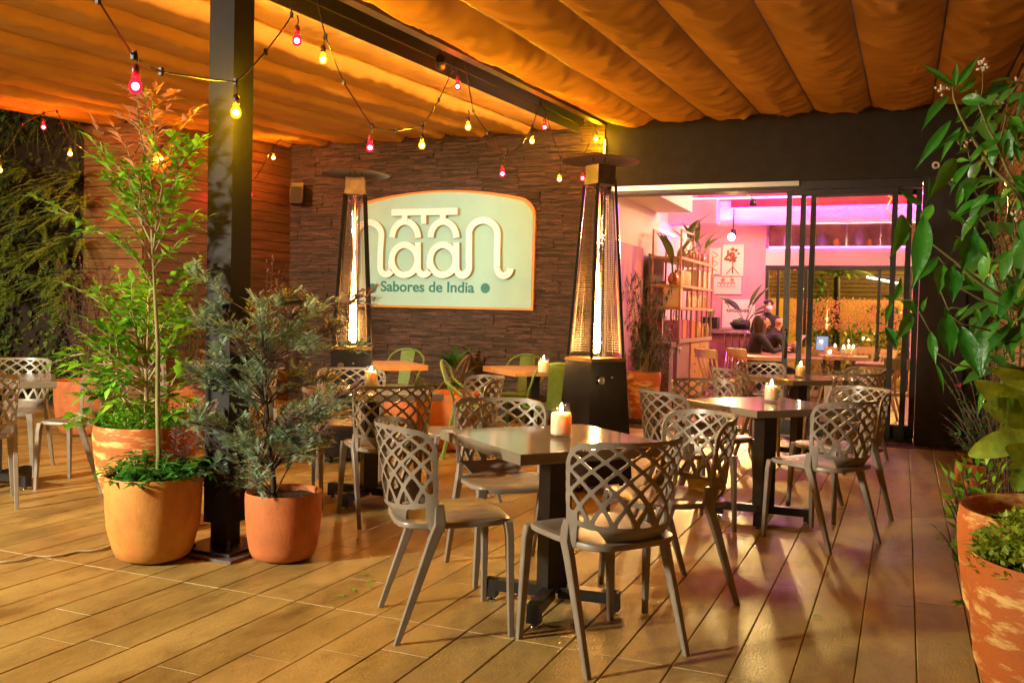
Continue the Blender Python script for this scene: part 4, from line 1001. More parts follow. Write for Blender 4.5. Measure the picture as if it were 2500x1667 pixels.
# flowering plants at the foot of the screen, in their own pots
def bushy(label, px, Y, ztop, r, n, L, W, mat, flowers=None, name='flowering_plant', z0=.3, pz=.0, ball=None):
    c = YP(px,900,Y); t = thing(name, label, 'plant', (c.x,c.y,0)); lf_ = MB(); wd_ = MB(); f_ = MB()
    for _ in range(n//14):
        a = rp_.random()*6.283; q = r*rp_.random()**.5; e = Vector((q*math.cos(a),q*math.sin(a),z0+(ztop-z0)*rp_.random()**.6)); pts = bez(Vector((q*.2*math.cos(a),q*.2*math.sin(a),z0)),Vector((e.x*.4,e.y*.4,z0+(e.z-z0)*.7)),e,6)
        wd_.tube(pts,.003,4); branch_leaves(lf_,pts,.25,(e-pts[0]).length/12+.006,L,W,None,rng=rp_)
        if flowers and rp_.random() < .02:
            for s_ in range(5):
                al = 6.283*s_/5; f_.leaf(e,(math.cos(al),math.sin(al)*.6-.5,.5*math.sin(al)),(0,-.6,.7),.022,.016,.1,.1)
    wd_.build('stem', bark_d, t); lf_.build('foliage', mat, t, fix=False)
    if flowers and f_.v: f_.build('flower', flowers, t, fix=False)
    return t
bushy('small-leaved plant with a magenta flower beside the dark pillar', 2265, 6.5, 1.0, .26, 520, .055, .022, leaf_d, mag_m, z0=.35)
bushy('sparse flowering stems reaching over the boards behind the big pots', 2262, 4.3, .70, .20, 520, .075, .034, leaf_b, mag_m, z0=.10)
bushy('lacy green shrub against the reed screen', 2335, 4.9, 1.35, .32, 620, .05, .02, leaf_d, None, name='screen_shrub', z0=.3)
bushy('light green shrub high on the reed screen', 2345, 4.6, 1.9, .30, 520, .055, .024, fern_m, None, name='screen_shrub', z0=1.25)
c_ = YP(2265,900,6.5); pot('orange terracotta pot beside the dark pillar at the right', c_.x+.02, c_.y, .18, .40, terra_r)
c_ = YP(2335,900,4.9); pot('orange terracotta pot of the lacy shrub by the reed screen', c_.x, c_.y, .2, .36, terra_r)
# ================================================================== GREEN WALL AT THE LEFT
gw = thing('green_wall', 'planted vertical garden wall at the left edge', 'green wall', (-11,8.05,0))
MB().box(-4,2.18,.10,.35,0,4.6).build('backing', deck_gap, gw)
rg = random.Random(9); m = MB()
for _ in range(7500):
    x = rg.uniform(-3.2,2.15); z = rg.uniform(.15,4.3)
    if noise.noise(Vector((x*1.1,z*1.1,4))) < -.12 and rg.random() < .75: continue
    d = Vector((rg.uniform(-1,1),-.7,rg.uniform(-1,.4))); m.leaf((x,.08-rg.random()*.22,z),d,(0,-.5,1),rg.uniform(.06,.13),rg.uniform(.035,.07),.3,.15)
tag(m.build('ivy', ivy_m, gw, fix=False), kind='stuff')
def frond(mb, p, d, L, rng, w=.055):
    p = Vector(p); d = Vector(d).normalized(); n = 16; pts = []
    for i in range(n+1):
        t = i/n; pts.append(p+d*L*t+Vector((0,0,-L*.55*t*t)))
    for i in range(1,n):
        t = i/n; dd = (pts[i+1]-pts[i-1]).normalized(); s_ = dd.cross(Vector((0,-.3,1)))
        if s_.length < .1: s_ = Vector((1,0,0))
        s_.normalize(); ww = w*math.sin(math.pi*(.12+.86*t))**.7
        for sg_ in (-1,1): mb.leaf(pts[i],s_*sg_+dd*.35,(0,-.6,.8),ww,L*.045,.1,.05)
    mb.tube(pts,.002,3,cap=False)
fpos = [(40,470),(120,440),(175,420),(90,520),(20,560),(160,500),(60,610),(130,580),(185,560),(110,650),(30,680),(170,640),(190,470),(60,400),(150,700)]
fw_ = None
for i,(px,py) in enumerate(fpos):
    e = YP(px,py,7.9); t = thing('wall_fern','feathery fern growing out of the green wall','fern',tuple(e),0,'ferns on the green wall') if fw_ is None else None
    if fw_ is None or i < 4:
        t = t or thing('wall_fern','feathery fern growing out of the green wall','fern',tuple(e),0,'ferns on the green wall')
        mb = MB()
        for _ in range(22): frond(mb,(0,0,0),(rg.uniform(-1.1,1.1),rg.uniform(-1,-.25),rg.uniform(-.15,1.0)),rg.uniform(.32,.58),rg,.05)
        mb.build('frond', fern_m, t, fix=False); fw_ = fw_ or t; KIDS.setdefault('fern',[]).append(t)
    else:
        c = dup(KIDS['fern'][i%len(KIDS['fern'])],tuple(e),0)
        s_ = rg.uniform(.8,1.15); c.scale = (s_*(1 if rg.random() < .5 else -1),s_,s_)
for i,(px,py,Yk) in enumerate(((92,285,7.85),(150,265,7.85),(30,300,7.85),(180,300,7.85))):
    e = YP(px,py,Yk); mb = MB()
    for _ in range(46): 
        a = rg.uniform(-1,1); d = Vector((a,rg.uniform(-.9,-.2),rg.uniform(-.2,1))); mb.leaf((0,0,0),d,(0,-.3,1),rg.uniform(.25,.42),.010,1.0,.05,4,wp=lambda t: max(.05,1-t))
    tag(mb.build('grass_tuft', fern_m, None, tuple(e), fix=False), 'arching grass tuft high on the green wall', 'grass tuft', 'grass tufts on the green wall')
# variegated plant and shrubs at its foot
def blades(name, label, pos, n, L, W, mat, rng, cat='plant', up=.8, group=None, dr=.5):
    mb = MB()
    for _ in range(n):
        a = rng.random()*6.283; k = rng.uniform(.3,1); d = Vector((math.cos(a)*k,math.sin(a)*k,up)); mb.leaf((0,0,0),d,(-math.cos(a),-math.sin(a),.6),L*rng.uniform(.7,1.1),W*rng.uniform(.8,1.1),dr,.12,6)
    return tag(mb.build(name, mat, None, tuple(pos), fix=False), label, cat, group)
vari = M('variegated_leaf', (.12,.20,.03), .4, vs=18, col2=(.42,.42,.12), stretch=(3,3,1), island=.3, trans=.2)
blades('variegated_plant','pale striped leaf rosette behind the left table', YP(235,955,7.2), 16, .30, .045, vari, rg)
bushy('dark reddish shrub between the post and the slate wall', 610, 8.6, 1.85, .55, 900, .07, .022, leaf_pu, None, name='reddish_shrub', z0=.3)
bushy('low mauve shrub on the green wall beside the pier', 190, 7.6, 1.75, .45, 700, .06, .022, leaf_pu, None, name='mauve_shrub', z0=.5)
bushy('airy dark shrub in front of the red wood wall', 430, 8.3, 1.9, .4, 520, .08, .02, leaf_d, None, name='airy_shrub', z0=.3)
# plants along the slate wall
for px,py,Yk,n,L,W,mt,lb_ in ((1010,905,9.9,13,.62,.11,vari,'broad striped leaves in front of the slate, left of the tall bromeliad'),(1045,800,10.0,16,.42,.075,leaf_d,'tall dark leafy plant against the slate wall'),(1075,905,9.9,12,.55,.09,leaf_b,'upright green leaves behind the thin green metal chair'),(1110,915,9.6,20,.42,.03,leaf_d,'dark narrow-leaved plant between the wooden tables'),(1235,905,9.8,34,.40,.014,fern_m,'grassy tuft under the right wooden table')):
    e = YP(px,py,Yk); blades('wall_plant', lb_, (e.x,e.y,max(.12,e.z-.25)), n, L, W, mt, rg, dr=.4)
e0 = YP(1010,905,9.95); e1 = YP(1250,905,9.95)
pl = thing('planter_bed','low dark planter trough along the foot of the slate wall','planter',((e0.x+e1.x)/2,10.0,0)); hl = (e1.x-e0.x)/2+.3
MB().box(-hl,hl,-.2,.3,0,.26).build('trough', black_steel, pl); MB().box(-hl+.02,hl-.02,-.18,.28,.2605,.27).build('soil', soil_m, pl)
# ================================================================== METAL CHAIRS AND WOODEN TABLES BY THE SLATE WALL
green_metal = M('green_enamel', (.11,.19,.03), .4, var=.3, vs=14, col2=(.16,.26,.05)); brown_metal = M('rusty_enamel', (.20,.11,.045), .5, var=.4, vs=14, col2=(.12,.10,.03))
def metal_chair(x, y, face, mat, label):
    t = thing('metal_chair', label, 'chair', (x,y,0), math.atan2(-face[0],face[1]), 'metal cafe chairs by the slate wall')
    s_ = MB(); pts = [(-.17,-.16),(.17,-.16),(.20,.18),(-.20,.18)]; s_.prism(pts,.43,.445,axis='z'); s_.prism([(p[0]*1.02,p[1]*1.02) for p in pts],.405,.4285,axis='z'); s_.build('seat', mat, t)
    for sx in (-1,1):
        m = MB(); m.bar((sx*.17,.155,.43),(sx*.215,.21,0),.034,.02); m.build('leg', mat, t)
        m = MB(); m.bar((sx*.15,-.14,.43),(sx*.205,-.23,0),.034,.02); m.build('leg', mat, t)
    m = MB(); hp = []
    for i in range(17):
        a = math.pi*i/16; hp.append((.215*math.cos(a),-.16-.07*math.sin(a)-.05,.66+.17*math.sin(a)**.8))
    hp = [(.20,.02,.44),(.213,-.10,.58)]+hp+[(-.213,-.10,.58),(-.20,.02,.44)]
    m.tube(hp,.012,8); m.build('back_hoop', mat, t)
    m = MB(); m.hexa([(-.062,-.155,.44),(.062,-.155,.44),(.062,-.149,.44),(-.062,-.149,.44)],[(-.085,-.285,.815),(.085,-.285,.815),(.085,-.279,.815),(-.085,-.279,.815)]); m.build('back_slat', mat, t)
    return t
oak = M('honey_oak', (.42,.20,.06), .4, var=.3, vs=4, col2=(.55,.29,.10), stretch=(1,8,1), bump=.1, bs=40)
pine = M('yellow_pine', (.55,.31,.09), .42, var=.2, vs=4, col2=(.62,.38,.13), stretch=(6,6,1))
def wood_table(x, y, rz, label, w=.36, mat=None, group='wooden tables by the slate wall', d=None):
    d = d or w
    t = thing('wooden_table', label, 'table', (x,y,0), R(rz), group)
    MB().box(-w,w,-d,d,.70,.75).build('tabletop', mat or oak, t); MB().box(-.17,.17,-.17,.17,.69,.6995).build('mounting_plate', black_steel, t)
    MB().box(-.045,.045,-.045,.045,.02,.689).build('column', black_steel, t); m = MB(); m.box(-.27,.27,-.035,.035,.0,.0195); m.box(-.035,.035,.0355,.27,.0,.019); m.box(-.035,.035,-.27,-.0355,.0,.019); m.build('base', black_steel, t); return t
pa = FL(1205,846,.75); wood_table(pa.x+.05, pa.y+.1, 48, 'honey wooden table with a candle, before the slate wall at right'); WA = (pa.x+.05,pa.y+.1)
pb = FL(885,834,.75); wood_table(pb.x-.05, pb.y, 46, 'reddish wooden table beside the left heater, before the slate wall'); WB = (pb.x-.05,pb.y)
p = FL(1248,858,.75); candle(p.x,p.y,.7505,'jar candle on the honey wooden table by the slate wall',1.35)
def mc(px, ptop, face, mat, label, k=0):
    p = FL(px, ptop, .80); metal_chair(p.x, p.y, face, mat, label)
mc(914,809,(.1,-1),green_metal,'green metal chair at the back of the reddish wooden table')
mc(1012,822,(-.95,-.2),brown_metal,'brown metal chair turned away at the right of the reddish wooden table')
mc(1088,838,(.9,.3),green_metal,'thin green metal chair between the two wooden tables')
mc(1192,823,(.05,-1),green_metal,'green metal chair behind the honey wooden table')
mc(1262,838,(-.6,.8),green_metal,'bright green metal chair half hidden by the right-hand heater')
# ================================================================== INTERIOR
fl_m = M('terrazzo_floor', (.34,.20,.12), .3, var=.25, vs=4, bump=.05, bs=30)
MB().box(-8,6,10.47,18.6,-.03,.002).build('indoor_floor', fl_m)['kind'] = 'structure'
plaster = M('warm_plaster', (.80,.62,.52), .7, var=.05, vs=3); cream = M('cream_panel', (.85,.72,.55), .6); pinkp = M('pink_plaster', (.62,.26,.33), .7); purp = M('mauve_ceiling', (.42,.12,.32), .7)
YBK = 17.3
room = thing('dining_room', 'pink-lit dining room seen through the open doorway', 'room', (-1.5,14,0))
o_ = Vector((-1.5,14,0))
def rbox(name, mat, x0,x1,y0,y1,z0,z1): return MB().box(x0-o_.x,x1-o_.x,y0-o_.y,y1-o_.y,z0,z1).build(name, mat, room)
rbox('left_wall', cream, -3.6,-3.30,10.78,13.2,0,4.4)
rbox('left_wall', plaster, -3.95,-3.62,13.2,YBK,0,4.4)
rbox('back_wall', pinkp, -3.9,-2.36,YBK,YBK+.2,0,4.4)
rbox('back_wall_band', M('peach_band',(.82,.58,.48),.7), -2.36,1.2,YBK,YBK+.2,2.21,2.52)
rbox('upper_wall', pinkp, -2.36,1.2,YBK,YBK+.2,3.0,4.4)
rbox('wall_end', pinkp, .10,1.2,YBK-.004,YBK+.2,0,2.205)
rbox('right_wall', plaster, 1.0,1.2,10.78,YBK-.005,0,4.4)
rbox('ceiling', purp, -4,1.3,10.79,18.5,4.0,4.2)
rbox('bulkhead', cream, -3.29,-2.80,10.80,13.0,2.72,3.98)
YBD = 15.0
bx0 = YP(1480,480,YBD).x; bx1 = YP(1645,480,YBD).x; bz0 = YP(1560,514,YBD).z; bz1 = YP(1560,459,YBD).z
rose = M('rose_paint', (.80,.42,.44), .6)
rbox('suspended_beam', rose, bx0,bx1,YBD,YBD+.35,bz0,bz1)
YLP = 16.5; lz0 = YP(1850,512,YLP).z; lz1 = YP(1850,458,YLP).z; lx0 = YP(1648,500,YLP).x
rbox('lit_panel', M('panel_white',(.82,.66,.72),.5), lx0,.95,YLP,YLP+.03,lz0,lz1)
rbox('panel_trim', alu, lx0,.95,YLP-.03,YLP+.03,lz0-.03,lz0-.002)
dk = M('damask_panel',(.42,.16,.22),.6); rbox('dark_panel', dk, -2.75,-1.0,YBK-.03,YBK-.004,3.38,3.98)
redm = M('red_awning',(.55,.05,.09),.5); rbox('red_awning', redm, lx0+.25,.6,YLP-.12,YLP-.10,lz1-.13,lz1+.01)
# glowing cove strips and opening edge
led = EM('magenta_led',(1,.04,.90),22); led2 = EM('violet_led',(.65,.08,1),7)
rbox('led_strip', led, lx0+.25,.6,YLP-.06,YLP-.03,lz1-.125,lz1-.11)
rbox('led_strip', led2, -3.28,-3.26,12.02,12.04,.3,1.9)
rbox('led_strip', led, -2.30,.02,YBK-.012,YBK-.004,2.525,2.545)
rbox('led_strip', led2, -3.56,-3.54,13.25,15.2,2.56,2.60)
rbox('led_strip', led, bx0+.1,.5,YBD+.1,YBD+.16,bz1+.01,bz1+.03)
# kitchen hatch in the back wall with shelves and goods
ht = thing('kitchen_hatch','long kitchen hatch with a lit purple frame in the back wall','hatch',(-1.1,YBK+.3,2.52))
MB().box(-1.3,1.3,.45,.5,0,.5).build('back_panel', M('hatch_dark',(.34,.22,.12),.5,var=.5,vs=3), ht)
MB().box(-1.3,1.3,-.1,.5,-.01,.0).build('shelf', alu, ht)
m = MB(); [m.box(x-.012,x+.012,-.1,-.075,.001,.48) for x in (-1.25,-.5,.1,.66,1.1)]; m.build('mullion', alu, ht)
goods = [(-.95,.16,.34,(.35,.30,.28)),(-.33,.20,.30,(.25,.23,.25)),(-.08,.13,.20,(.65,.33,.06)),(.30,.2,.40,(.28,.26,.22)),(.48,.10,.18,(.6,.28,.05)),(.95,.2,.32,(.30,.22,.12))]
for i,(x,w,h_,c_) in enumerate(goods):
    m = MB(); m.lathe([(.0001,0),(w*.48,.0),(w*.5,.03),(w*.5,h_*.7),(w*.25,h_*.9),(w*.25,h_),(.0001,h_)],14); t = m.build('storage_jar', M('jar_%d'%i,c_,.3), None, (-1.1+x,YBK+.45,2.521))
    tag(t,'storage jar standing in the kitchen hatch','jar','jars in the kitchen hatch')
# rear glass partition with leaf-pattern band
gp = thing('glass_partition','black framed rear glass partition with an orange leaf-pattern band','glass wall',(-1.15,YBK+.06,0))
m = MB(); m.box(-1.2,1.24,-.03,.03,2.14,2.205); m.box(-1.2,1.24,-.03,.03,0,.06); [m.box(x-.025,x+.025,-.03,.03,.061,2.139) for x in (-1.175,-.98,-.80,-.62,-.50,.72,1.215)]; m.build('frame', black_steel, gp)
m = MB(); m.box(-1.15,1.19,-.004,.004,.061,2.139); m.build('pane', GLASS('rear_glass',(.95,.93,.88),.04), gp)
m = MB(); rd = random.Random(4)
za, zb = YP(1960,760,YBK).z, YP(1960,688,YBK).z
for _ in range(1300):
    x = rd.uniform(-.72,1.15); z = rd.uniform(za,zb); a = rd.uniform(0,6.28); dn = .30; m.leaf((x,-.012-rd.random()*.004,z),(math.cos(a),0,math.sin(a)),(0,-1,0),rd.uniform(.04,.075),.019,.0,.0)
tag(m.build('leaf_pattern', M('orange_film',(.80,.36,.10),.6), gp, fix=False), kind='stuff')
# terrace beyond
MB().box(-8,8,18.6,30,-.03,-.002).build('far_terrace', fl_m)['kind'] = 'structure'
yw = thing('yellow_wall','ochre lit garden wall beyond the rear glass','wall',(0,24,0)); MB().box(-8,6,0,.2,0,1.75).build('wall', M('ochre_wall',(.62,.36,.07),.8,var=.15,vs=1.2), yw)
fe = thing('timber_fence','tall dark slatted timber screen beyond the ochre wall','fence',(0,25.2,0)); m = MB()
for i in range(26): m.box(-8,6,0,.05,1.2+i*.11,1.2+i*.11+.095)
m.build('slats', M('dark_timber',(.16,.085,.03),.6,var=.3,vs=5,stretch=(.4,1,8)), fe)
tl_ = thing('tube_light','white tube light hanging on the far terrace','lamp',(0,21,0)); a = YP(1992,636,21); c = YP(2070,652,20.6); m = MB(); m.tube([a-Vector((0,21,0)),c-Vector((0,21,0))],.022,8); m.build('tube', EM('tube_white',(1,.95,.7),9), tl_); m = MB(); m.bar(a-Vector((0,21,-.05)),c-Vector((0,21,-.05)),.05,.03); m.build('housing', black_steel, tl_)
rf = random.Random(8)
for i,(px,Yk,r,h_) in enumerate(((1900,20,.6,1.2),(1960,21,.6,1.0),(2015,20.5,.7,1.45),(2060,20,.6,1.3),(1880,22,.7,2.0),(2090,21,.6,1.4))):
    c_ = YP(px,760,Yk); mb = MB()
    for _ in range(700):
        v = Vector((rf.gauss(0,.42),rf.gauss(0,.42),rf.uniform(-1,1))); p = Vector((v.x*r,v.y*r,.2+h_*.5*(1+v.z)*(1-.25*abs(v.x)))); mb.leaf(p,(v.x,v.y,rf.uniform(-.3,.6)),(0,0,1),rf.uniform(.10,.18),.05,.3,.1)
    tag(mb.build('garden_bush', fern_m if i%2 else leaf_d, None, (c_.x,c_.y,0), fix=False), ['garden bush beyond the glass at left of the ochre wall','low garden bush in the middle beyond the glass','garden bush beyond the glass, right of the middle','garden bush at the right beyond the glass','tall garden bush beyond the glass behind the mullions','garden bush at the far right beyond the glass'][i], 'bush')
c_ = YP(1925,560,20.5); t = thing('tree_fern','yellow-lit tree fern beyond the rear glass','fern',(c_.x,c_.y,0)); mb = MB()
for _ in range(16): a = rf.random()*6.283; frond(mb,(0,0,2.15),(math.cos(a),math.sin(a),.6),.95,rf,.12)
mb.build('frond', fern_m, t, fix=False); mb = MB(); mb.tube([(0,0,0),(.03,0,1.1),(0,0,2.15)],[.09,.07,.06],8); mb.build('trunk', bark_d, t)
# paintings on the left wall
def wallart(name, label, y0, y1, z0, z1, mat, xw):
    t = thing(name, label, 'picture', (xw,(y0+y1)/2,(z0+z1)/2)); hy=(y1-y0)/2; hz=(z1-z0)/2; MB().box(0,.03,-hy,hy,-hz,hz).build('canvas', mat, t); return t
wallart('abstract_painting','pink abstract painting with violet streaks behind the right heater',10.85,12.12,.55,2.16,M('abstract_pink',(.80,.36,.36),.6,vs=1.5,col2=(.45,.16,.62),stretch=(1,3.5,.5),contrast=(.5,.64)),-3.28)
lt = wallart('lotus_painting','grey painting with a pink lotus flower on the left inner wall',12.35,13.14,.55,2.10,M('grey_canvas',(.30,.24,.23),.8,var=.25,vs=40),-3.24)
lp = M('lotus_pink',(.80,.16,.17),.6); le = M('lotus_edge',(.85,.40,.35),.6)
for i,(yy,zz,L_,W_,a) in enumerate(((-.32,-.35,.75,.30,90),(-.12,-.45,.62,.26,75),(.05,-.5,.50,.24,62),(-.30,-.55,.50,.3,100),(.0,-.62,.42,.2,30))):
    m = MB(); dd = Vector((0,math.cos(R(a)),math.sin(R(a)))); m.leaf((.032+.0015*i,yy,zz),dd,(1,0,0),L_,W_,0,0,10); m.build('petal', lp, lt, fix=False)
m = MB(); m.ball((.033,.30,.32),.07,10,6,sz=1.7); m.build('bud', M('bud_orange',(.75,.35,.06),.6), lt)
# framed art and the beer sign on the back wall
def framed(label, px0, py0, px1, py1, draw, Yb=YBK-.03, mat=None):
    a = YP(px0,py0,Yb); c = YP(px1,py1,Yb); cx_=(a.x+c.x)/2; cz=(a.z+c.z)/2; hw_=abs(c.x-a.x)/2; hh_=abs(a.z-c.z)/2
    t = thing('framed_print', label, 'picture', (cx_,Yb,cz)); MB().box(-hw_,hw_,0,.025,-hh_,hh_).build('board', mat or M('print_ground',(.78,.55,.46),.6), t); draw(t,hw_,hh_); return t
ink = M('brown_ink',(.28,.09,.04),.6)
def tree_of_life(t,w,h):
    m = MB(); m.tube([(0,-.004,-h*.85),(0,-.004,h*.1)],.012,5); rr = random.Random(2)
    for i in range(46):
        a = rr.uniform(.1,3.04); q = rr.uniform(.2,1); p = (w*.8*q*math.cos(a),-.004,-h*.1+h*.85*q*math.sin(a)); m.ball(p,.022,6,4)
        if i%4 == 0: m.tube([(0,-.004,-h*.1),(p[0]*.5,-.004,p[2]*.7),p],.005,4)
    for s_ in (-1,1): m.tube([(0,-.004,-h*.4),(s_*w*.6,-.004,-h*.9)],.008,4)
    m.build('tree_motif', ink, t)
framed('print of a branching flower tree on the pink back wall',1660,562,1707,634,tree_of_life)
framed('narrow print with curling lines beside the flower tree print',1630,570,1654,630,lambda t,w,h: MB().tube([(w*.5*math.cos(i*.5),-.004,h*(-.8+.05*i)) for i in range(32)],.006,4).build('scroll_motif', ink, t))
def bells(t,w,h):
    m = MB()
    for i in range(5): 
        x = -w*.6+w*.25*i; m.tube([(x+.03*math.cos(a_*.4),-.004,.05*h+.035*math.sin(a_*.4)) for a_ in range(17)],.004,4,cap=False); m.tube([(x-.035,-.004,.35*h),(x+.035,-.004,.35*h)],.004,4)
    m.build('lettering', ink, t); m = MB(); [m.lathe([(.0001,.05),(.02,.03),(.035,0),(.03,0)],10,(x,-.03,h*.7)) for x in (-w*.3,w*.35)]; m.build('ornament', M('brass',(.7,.5,.2),.3,.9), t)
framed('small print with scroll lettering above the beer sign',1640,636,1702,676,bells)
def kf(t,w,h):
    text('KINGFISHER',.085,.001,M('sign_ink',(.10,.03,.02),.5),'lettering',t,(-w*.72,-.003,h*.12),width=w*1.4,bold=.002)
    m = MB()
    for sx in (-1,1):
        for i in range(4): m.ball((sx*w*(.82-.07*i),-.002,h*(.78-.03*i*i)),.018,6,4)
    m.prism([(w*.3*math.cos(math.pi*i/14)-.1*w,-h*.98+h*.62*math.sin(math.pi*i/14)) for i in range(15)],-.002,.003); m.build('emblem', ink, t)
framed('cream advertising sign with dark lettering and flower corners above the bar',1660,687,1732,755,kf,YBK-.05,M('sign_cream',(.85,.72,.62),.5))
# spot lamp with glare
sl_ = thing('spot_lamp','bright ceiling spot lamp by the framed prints','lamp',tuple(YP(1680,545,16.4))); m = MB(); m.ball((0,0,0),.06,12,8); m.build('bulb', EM('spot_white',(1,.74,.42),120), sl_); m = MB(); m.lathe([(.05,0),(.055,.04),(.04,.14),(.0001,.15)],14,(.02,.05,.0)); m.build('housing', black_steel, sl_); m = MB(); m.tube([(.02,.05,.15),(.02,.05,.5)],.01,6); m.build('stem', black_steel, sl_)
# pipe arcs / lamp arms under the ceiling
br = M('copper_pipe',(.6,.32,.15),.3,.9)
for (pp,lb_) in (([(1628,452),(1650,440),(1680,436),(1712,444),(1730,457)],'curved copper lamp arm under the ceiling, left of the glass doors'),([(2030,440),(2048,455),(2035,480),(2050,500),(2062,512)],'curved copper lamp arm under the ceiling at right')):
    t = thing('lamp_arm', lb_, 'lamp arm', tuple(YP(*pp[0],14.5))); o2 = Vector(t.location); m = MB(); m.tube([YP(*q,14.5)-o2 for q in pp],.014,8); m.build('pipe', br, t); e = YP(*pp[-1],14.5)-o2; m = MB(); m.lathe([(.0001,.0),(.05,-.02),(.06,-.10),(.055,-.10),(.0001,-.03)],12,e); m.build('shade', black_steel, t)
# shelf unit along the left
su = thing('shelf_unit','tall open shelf unit with wooden cabinet doors left of the doorway','shelves',(-2.95,13.35,0))
wsh = M('shelf_wood',(.62,.42,.17),.5,var=.2,vs=4,stretch=(8,1,8)); sx0,sx1 = -.22,.20; ya,yb = -1.12,1.12
MB().box(sx0,sx1,ya,yb,.90,.955).build('counter', M('stone_counter',(.40,.28,.17),.5,var=.3,vs=30), su)
MB().box(sx0,sx1-.03,ya+.02,yb-.02,.12,.899).build('cabinet', M('cabinet_core',(.35,.22,.16),.5), su); MB().box(sx0+.02,sx1-.06,ya+.05,yb-.05,0,.119).build('plinth', M('plinth_clay',(.30,.12,.06),.8), su)
for i in range(2):
    m = MB(); y0 = -.35+.62*i; m.box(sx1-.029,sx1-.008,y0,y0+.60,.14,.88); dr_ = m.build('cabinet_door', pine, su); h_ = MB(); [h_.box(sx1-.0078,sx1-.004,y0+.26+.05*q,y0+.272+.05*q,.24+.11*k,.262+.11*k) for q in (0,1) for k in range(6)]; h_.build('finger_hole', deck_gap, dr_)
for z_ in (1.35,1.65,2.02): MB().box(sx0,sx1,ya,yb,z_,z_+.035).build('shelf', wsh, su)
m = MB()
for yy in (-1.1,-.35,.05,.40,.75,1.1):
    for xx in (sx0+.02,sx1-.02): m.box(xx-.012,xx+.012,yy-.012,yy+.012,.956,2.42 if yy in (-1.1,-.35) else 2.2)
for xx in (sx0+.02,sx1-.02): m.box(xx-.011,xx+.011,-1.1+.0125,-.35-.0125,2.39,2.415)
m.build('upright', M('shelf_metal',(.45,.32,.14),.4,.6), su)
shc = [(.85,.70,.28),(.62,.26,.10),(.90,.80,.58),(.48,.12,.34),(.75,.52,.18),(.24,.28,.12),(.82,.42,.15)]
shm = [M('goods_%d'%i,c_,.4) for i,c_ in enumerate(shc)]
bt0 = {}
def good(kind, x, y, z, mi):
    key = (kind,mi)
    if key in bt0:
        o = bt0[key].copy(); C.objects.link(o); o.location = (x,y,z)
        for ch in bt0[key].children: c2 = ch.copy(); C.objects.link(c2); c2.parent = o
        return
    m = MB()
    if kind == 'bottle': m.lathe([(.0001,0),(.03,0),(.032,.02),(.032,.12),(.012,.17),(.012,.22),(.0001,.22)],12); o = m.build('bottle', shm[mi], None,(x,y,z)); tag(o,'small bottle standing on the shelf unit','bottle','bottles on the shelf unit')
    elif kind == 'jar': m.lathe([(.0001,0),(.055,0),(.06,.02),(.06,.15),(.05,.17),(.05,.20),(.0001,.20)],14); o = m.build('storage_jar', shm[mi], None,(x,y,z)); tag(o,'storage jar standing on the shelf unit','jar','jars on the shelf unit')
    elif kind == 'box': m.box(-.09,.09,-.12,.12,0,.24); m.box(-.088,.088,-.118,.118,.2401,.252); o = m.build('storage_box', shm[mi], None,(x,y,z)); tag(o,'plain storage box on the shelf unit','box','boxes on the shelf unit')
    else: m.box(-.11,.11,-.02,.02,0,.26); m.box(-.108,-.1,-.021,.021,.1,.16); o = m.build('binder', shm[mi], None,(x,y,z)); tag(o,'upright binder on the shelf unit','binder','binders on the shelf unit')
    bt0[key] = o
X0 = -2.93
for i in range(7): good('jar',X0+.06*(i%2),12.45+.24*i,2.056,(0,4,2)[i%3])if False else None
for i in range(5): good('jar',X0+.07,12.5+.14*i,1.686,(4,0,6)[i%3])
good('box',X0+.05,13.55,1.686,2); good('box',X0+.05,13.95,1.686,0); good('box',X0+.05,14.3,1.686,2)
for i in range(4): good('binder',X0+.04,12.30+.05*i,1.386,2)
for i in range(9): good('bottle',X0+.1,13.05+.075*i,1.386,(2,6)[i%2])
for i in range(4): good('jar',X0+.08,13.85+.14*i,1.386,(4,1,0,4)[i])
for i in range(4): good('box',X0+.05,12.42+.29*i,.956,(3,1,3,1)[i])
for i in range(6): good('bottle',X0+.1,13.62+.075*i,.956,(6,4,1)[i%3])
good('jar',X0+.1,14.15,.956,0); good('jar',X0+.1,14.3,.956,5)
for i in range(5): good('binder',X0+.06,12.3+.055*i,1.0+.0,3) if False else None
rq = random.Random(14)
def vase_plant(label, y, z, L, n, mat, kind='jar'):
    t = thing('vase_plant', label, 'plant', (X0+.05,y,z)); m = MB(); m.lathe([(.0001,0),(.06,0),(.085,.05),(.08,.10),(.05,.14),(.055,.15),(.045,.15),(.0001,.08)],16); m.build('vase', M('vase_copper',(.55,.25,.14),.2,.5), t); mb = MB()
    for _ in range(n):
        a = rq.random()*6.283; k = rq.uniform(.1,.75); d = Vector((math.cos(a)*k,math.sin(a)*k,1)); mb.tube([(0,0,.1),d*L*.35+Vector((0,0,.1))],.004,4); mb.leaf(d*L*.35+Vector((0,0,.1)),d,(-math.cos(a),-math.sin(a),.5),L*rq.uniform(.6,1),L*.16,.4,.12,5)
    mb.build('leaves', mat, t, fix=False); return t
lfi = M('indoor_leaf',(.12,.20,.03),.4,island=.35,trans=.2)
vase_plant('wide-leaved plant at the near end of the shelf unit',12.35,1.686,.55,8,lfi); vase_plant('tall sprouting plant in the tall frame of the shelf unit',12.85,2.056,.55,4,lfi); vase_plant('thin sprouting plant on the shelf top, next to the tall frame',13.25,2.056,.45,3,lfi); vase_plant('upright green plant in the middle of the shelf top',13.7,2.056,.50,5,lfi); vase_plant('spreading plant at the far end of the shelf top',14.2,2.056,.38,7,lfi)
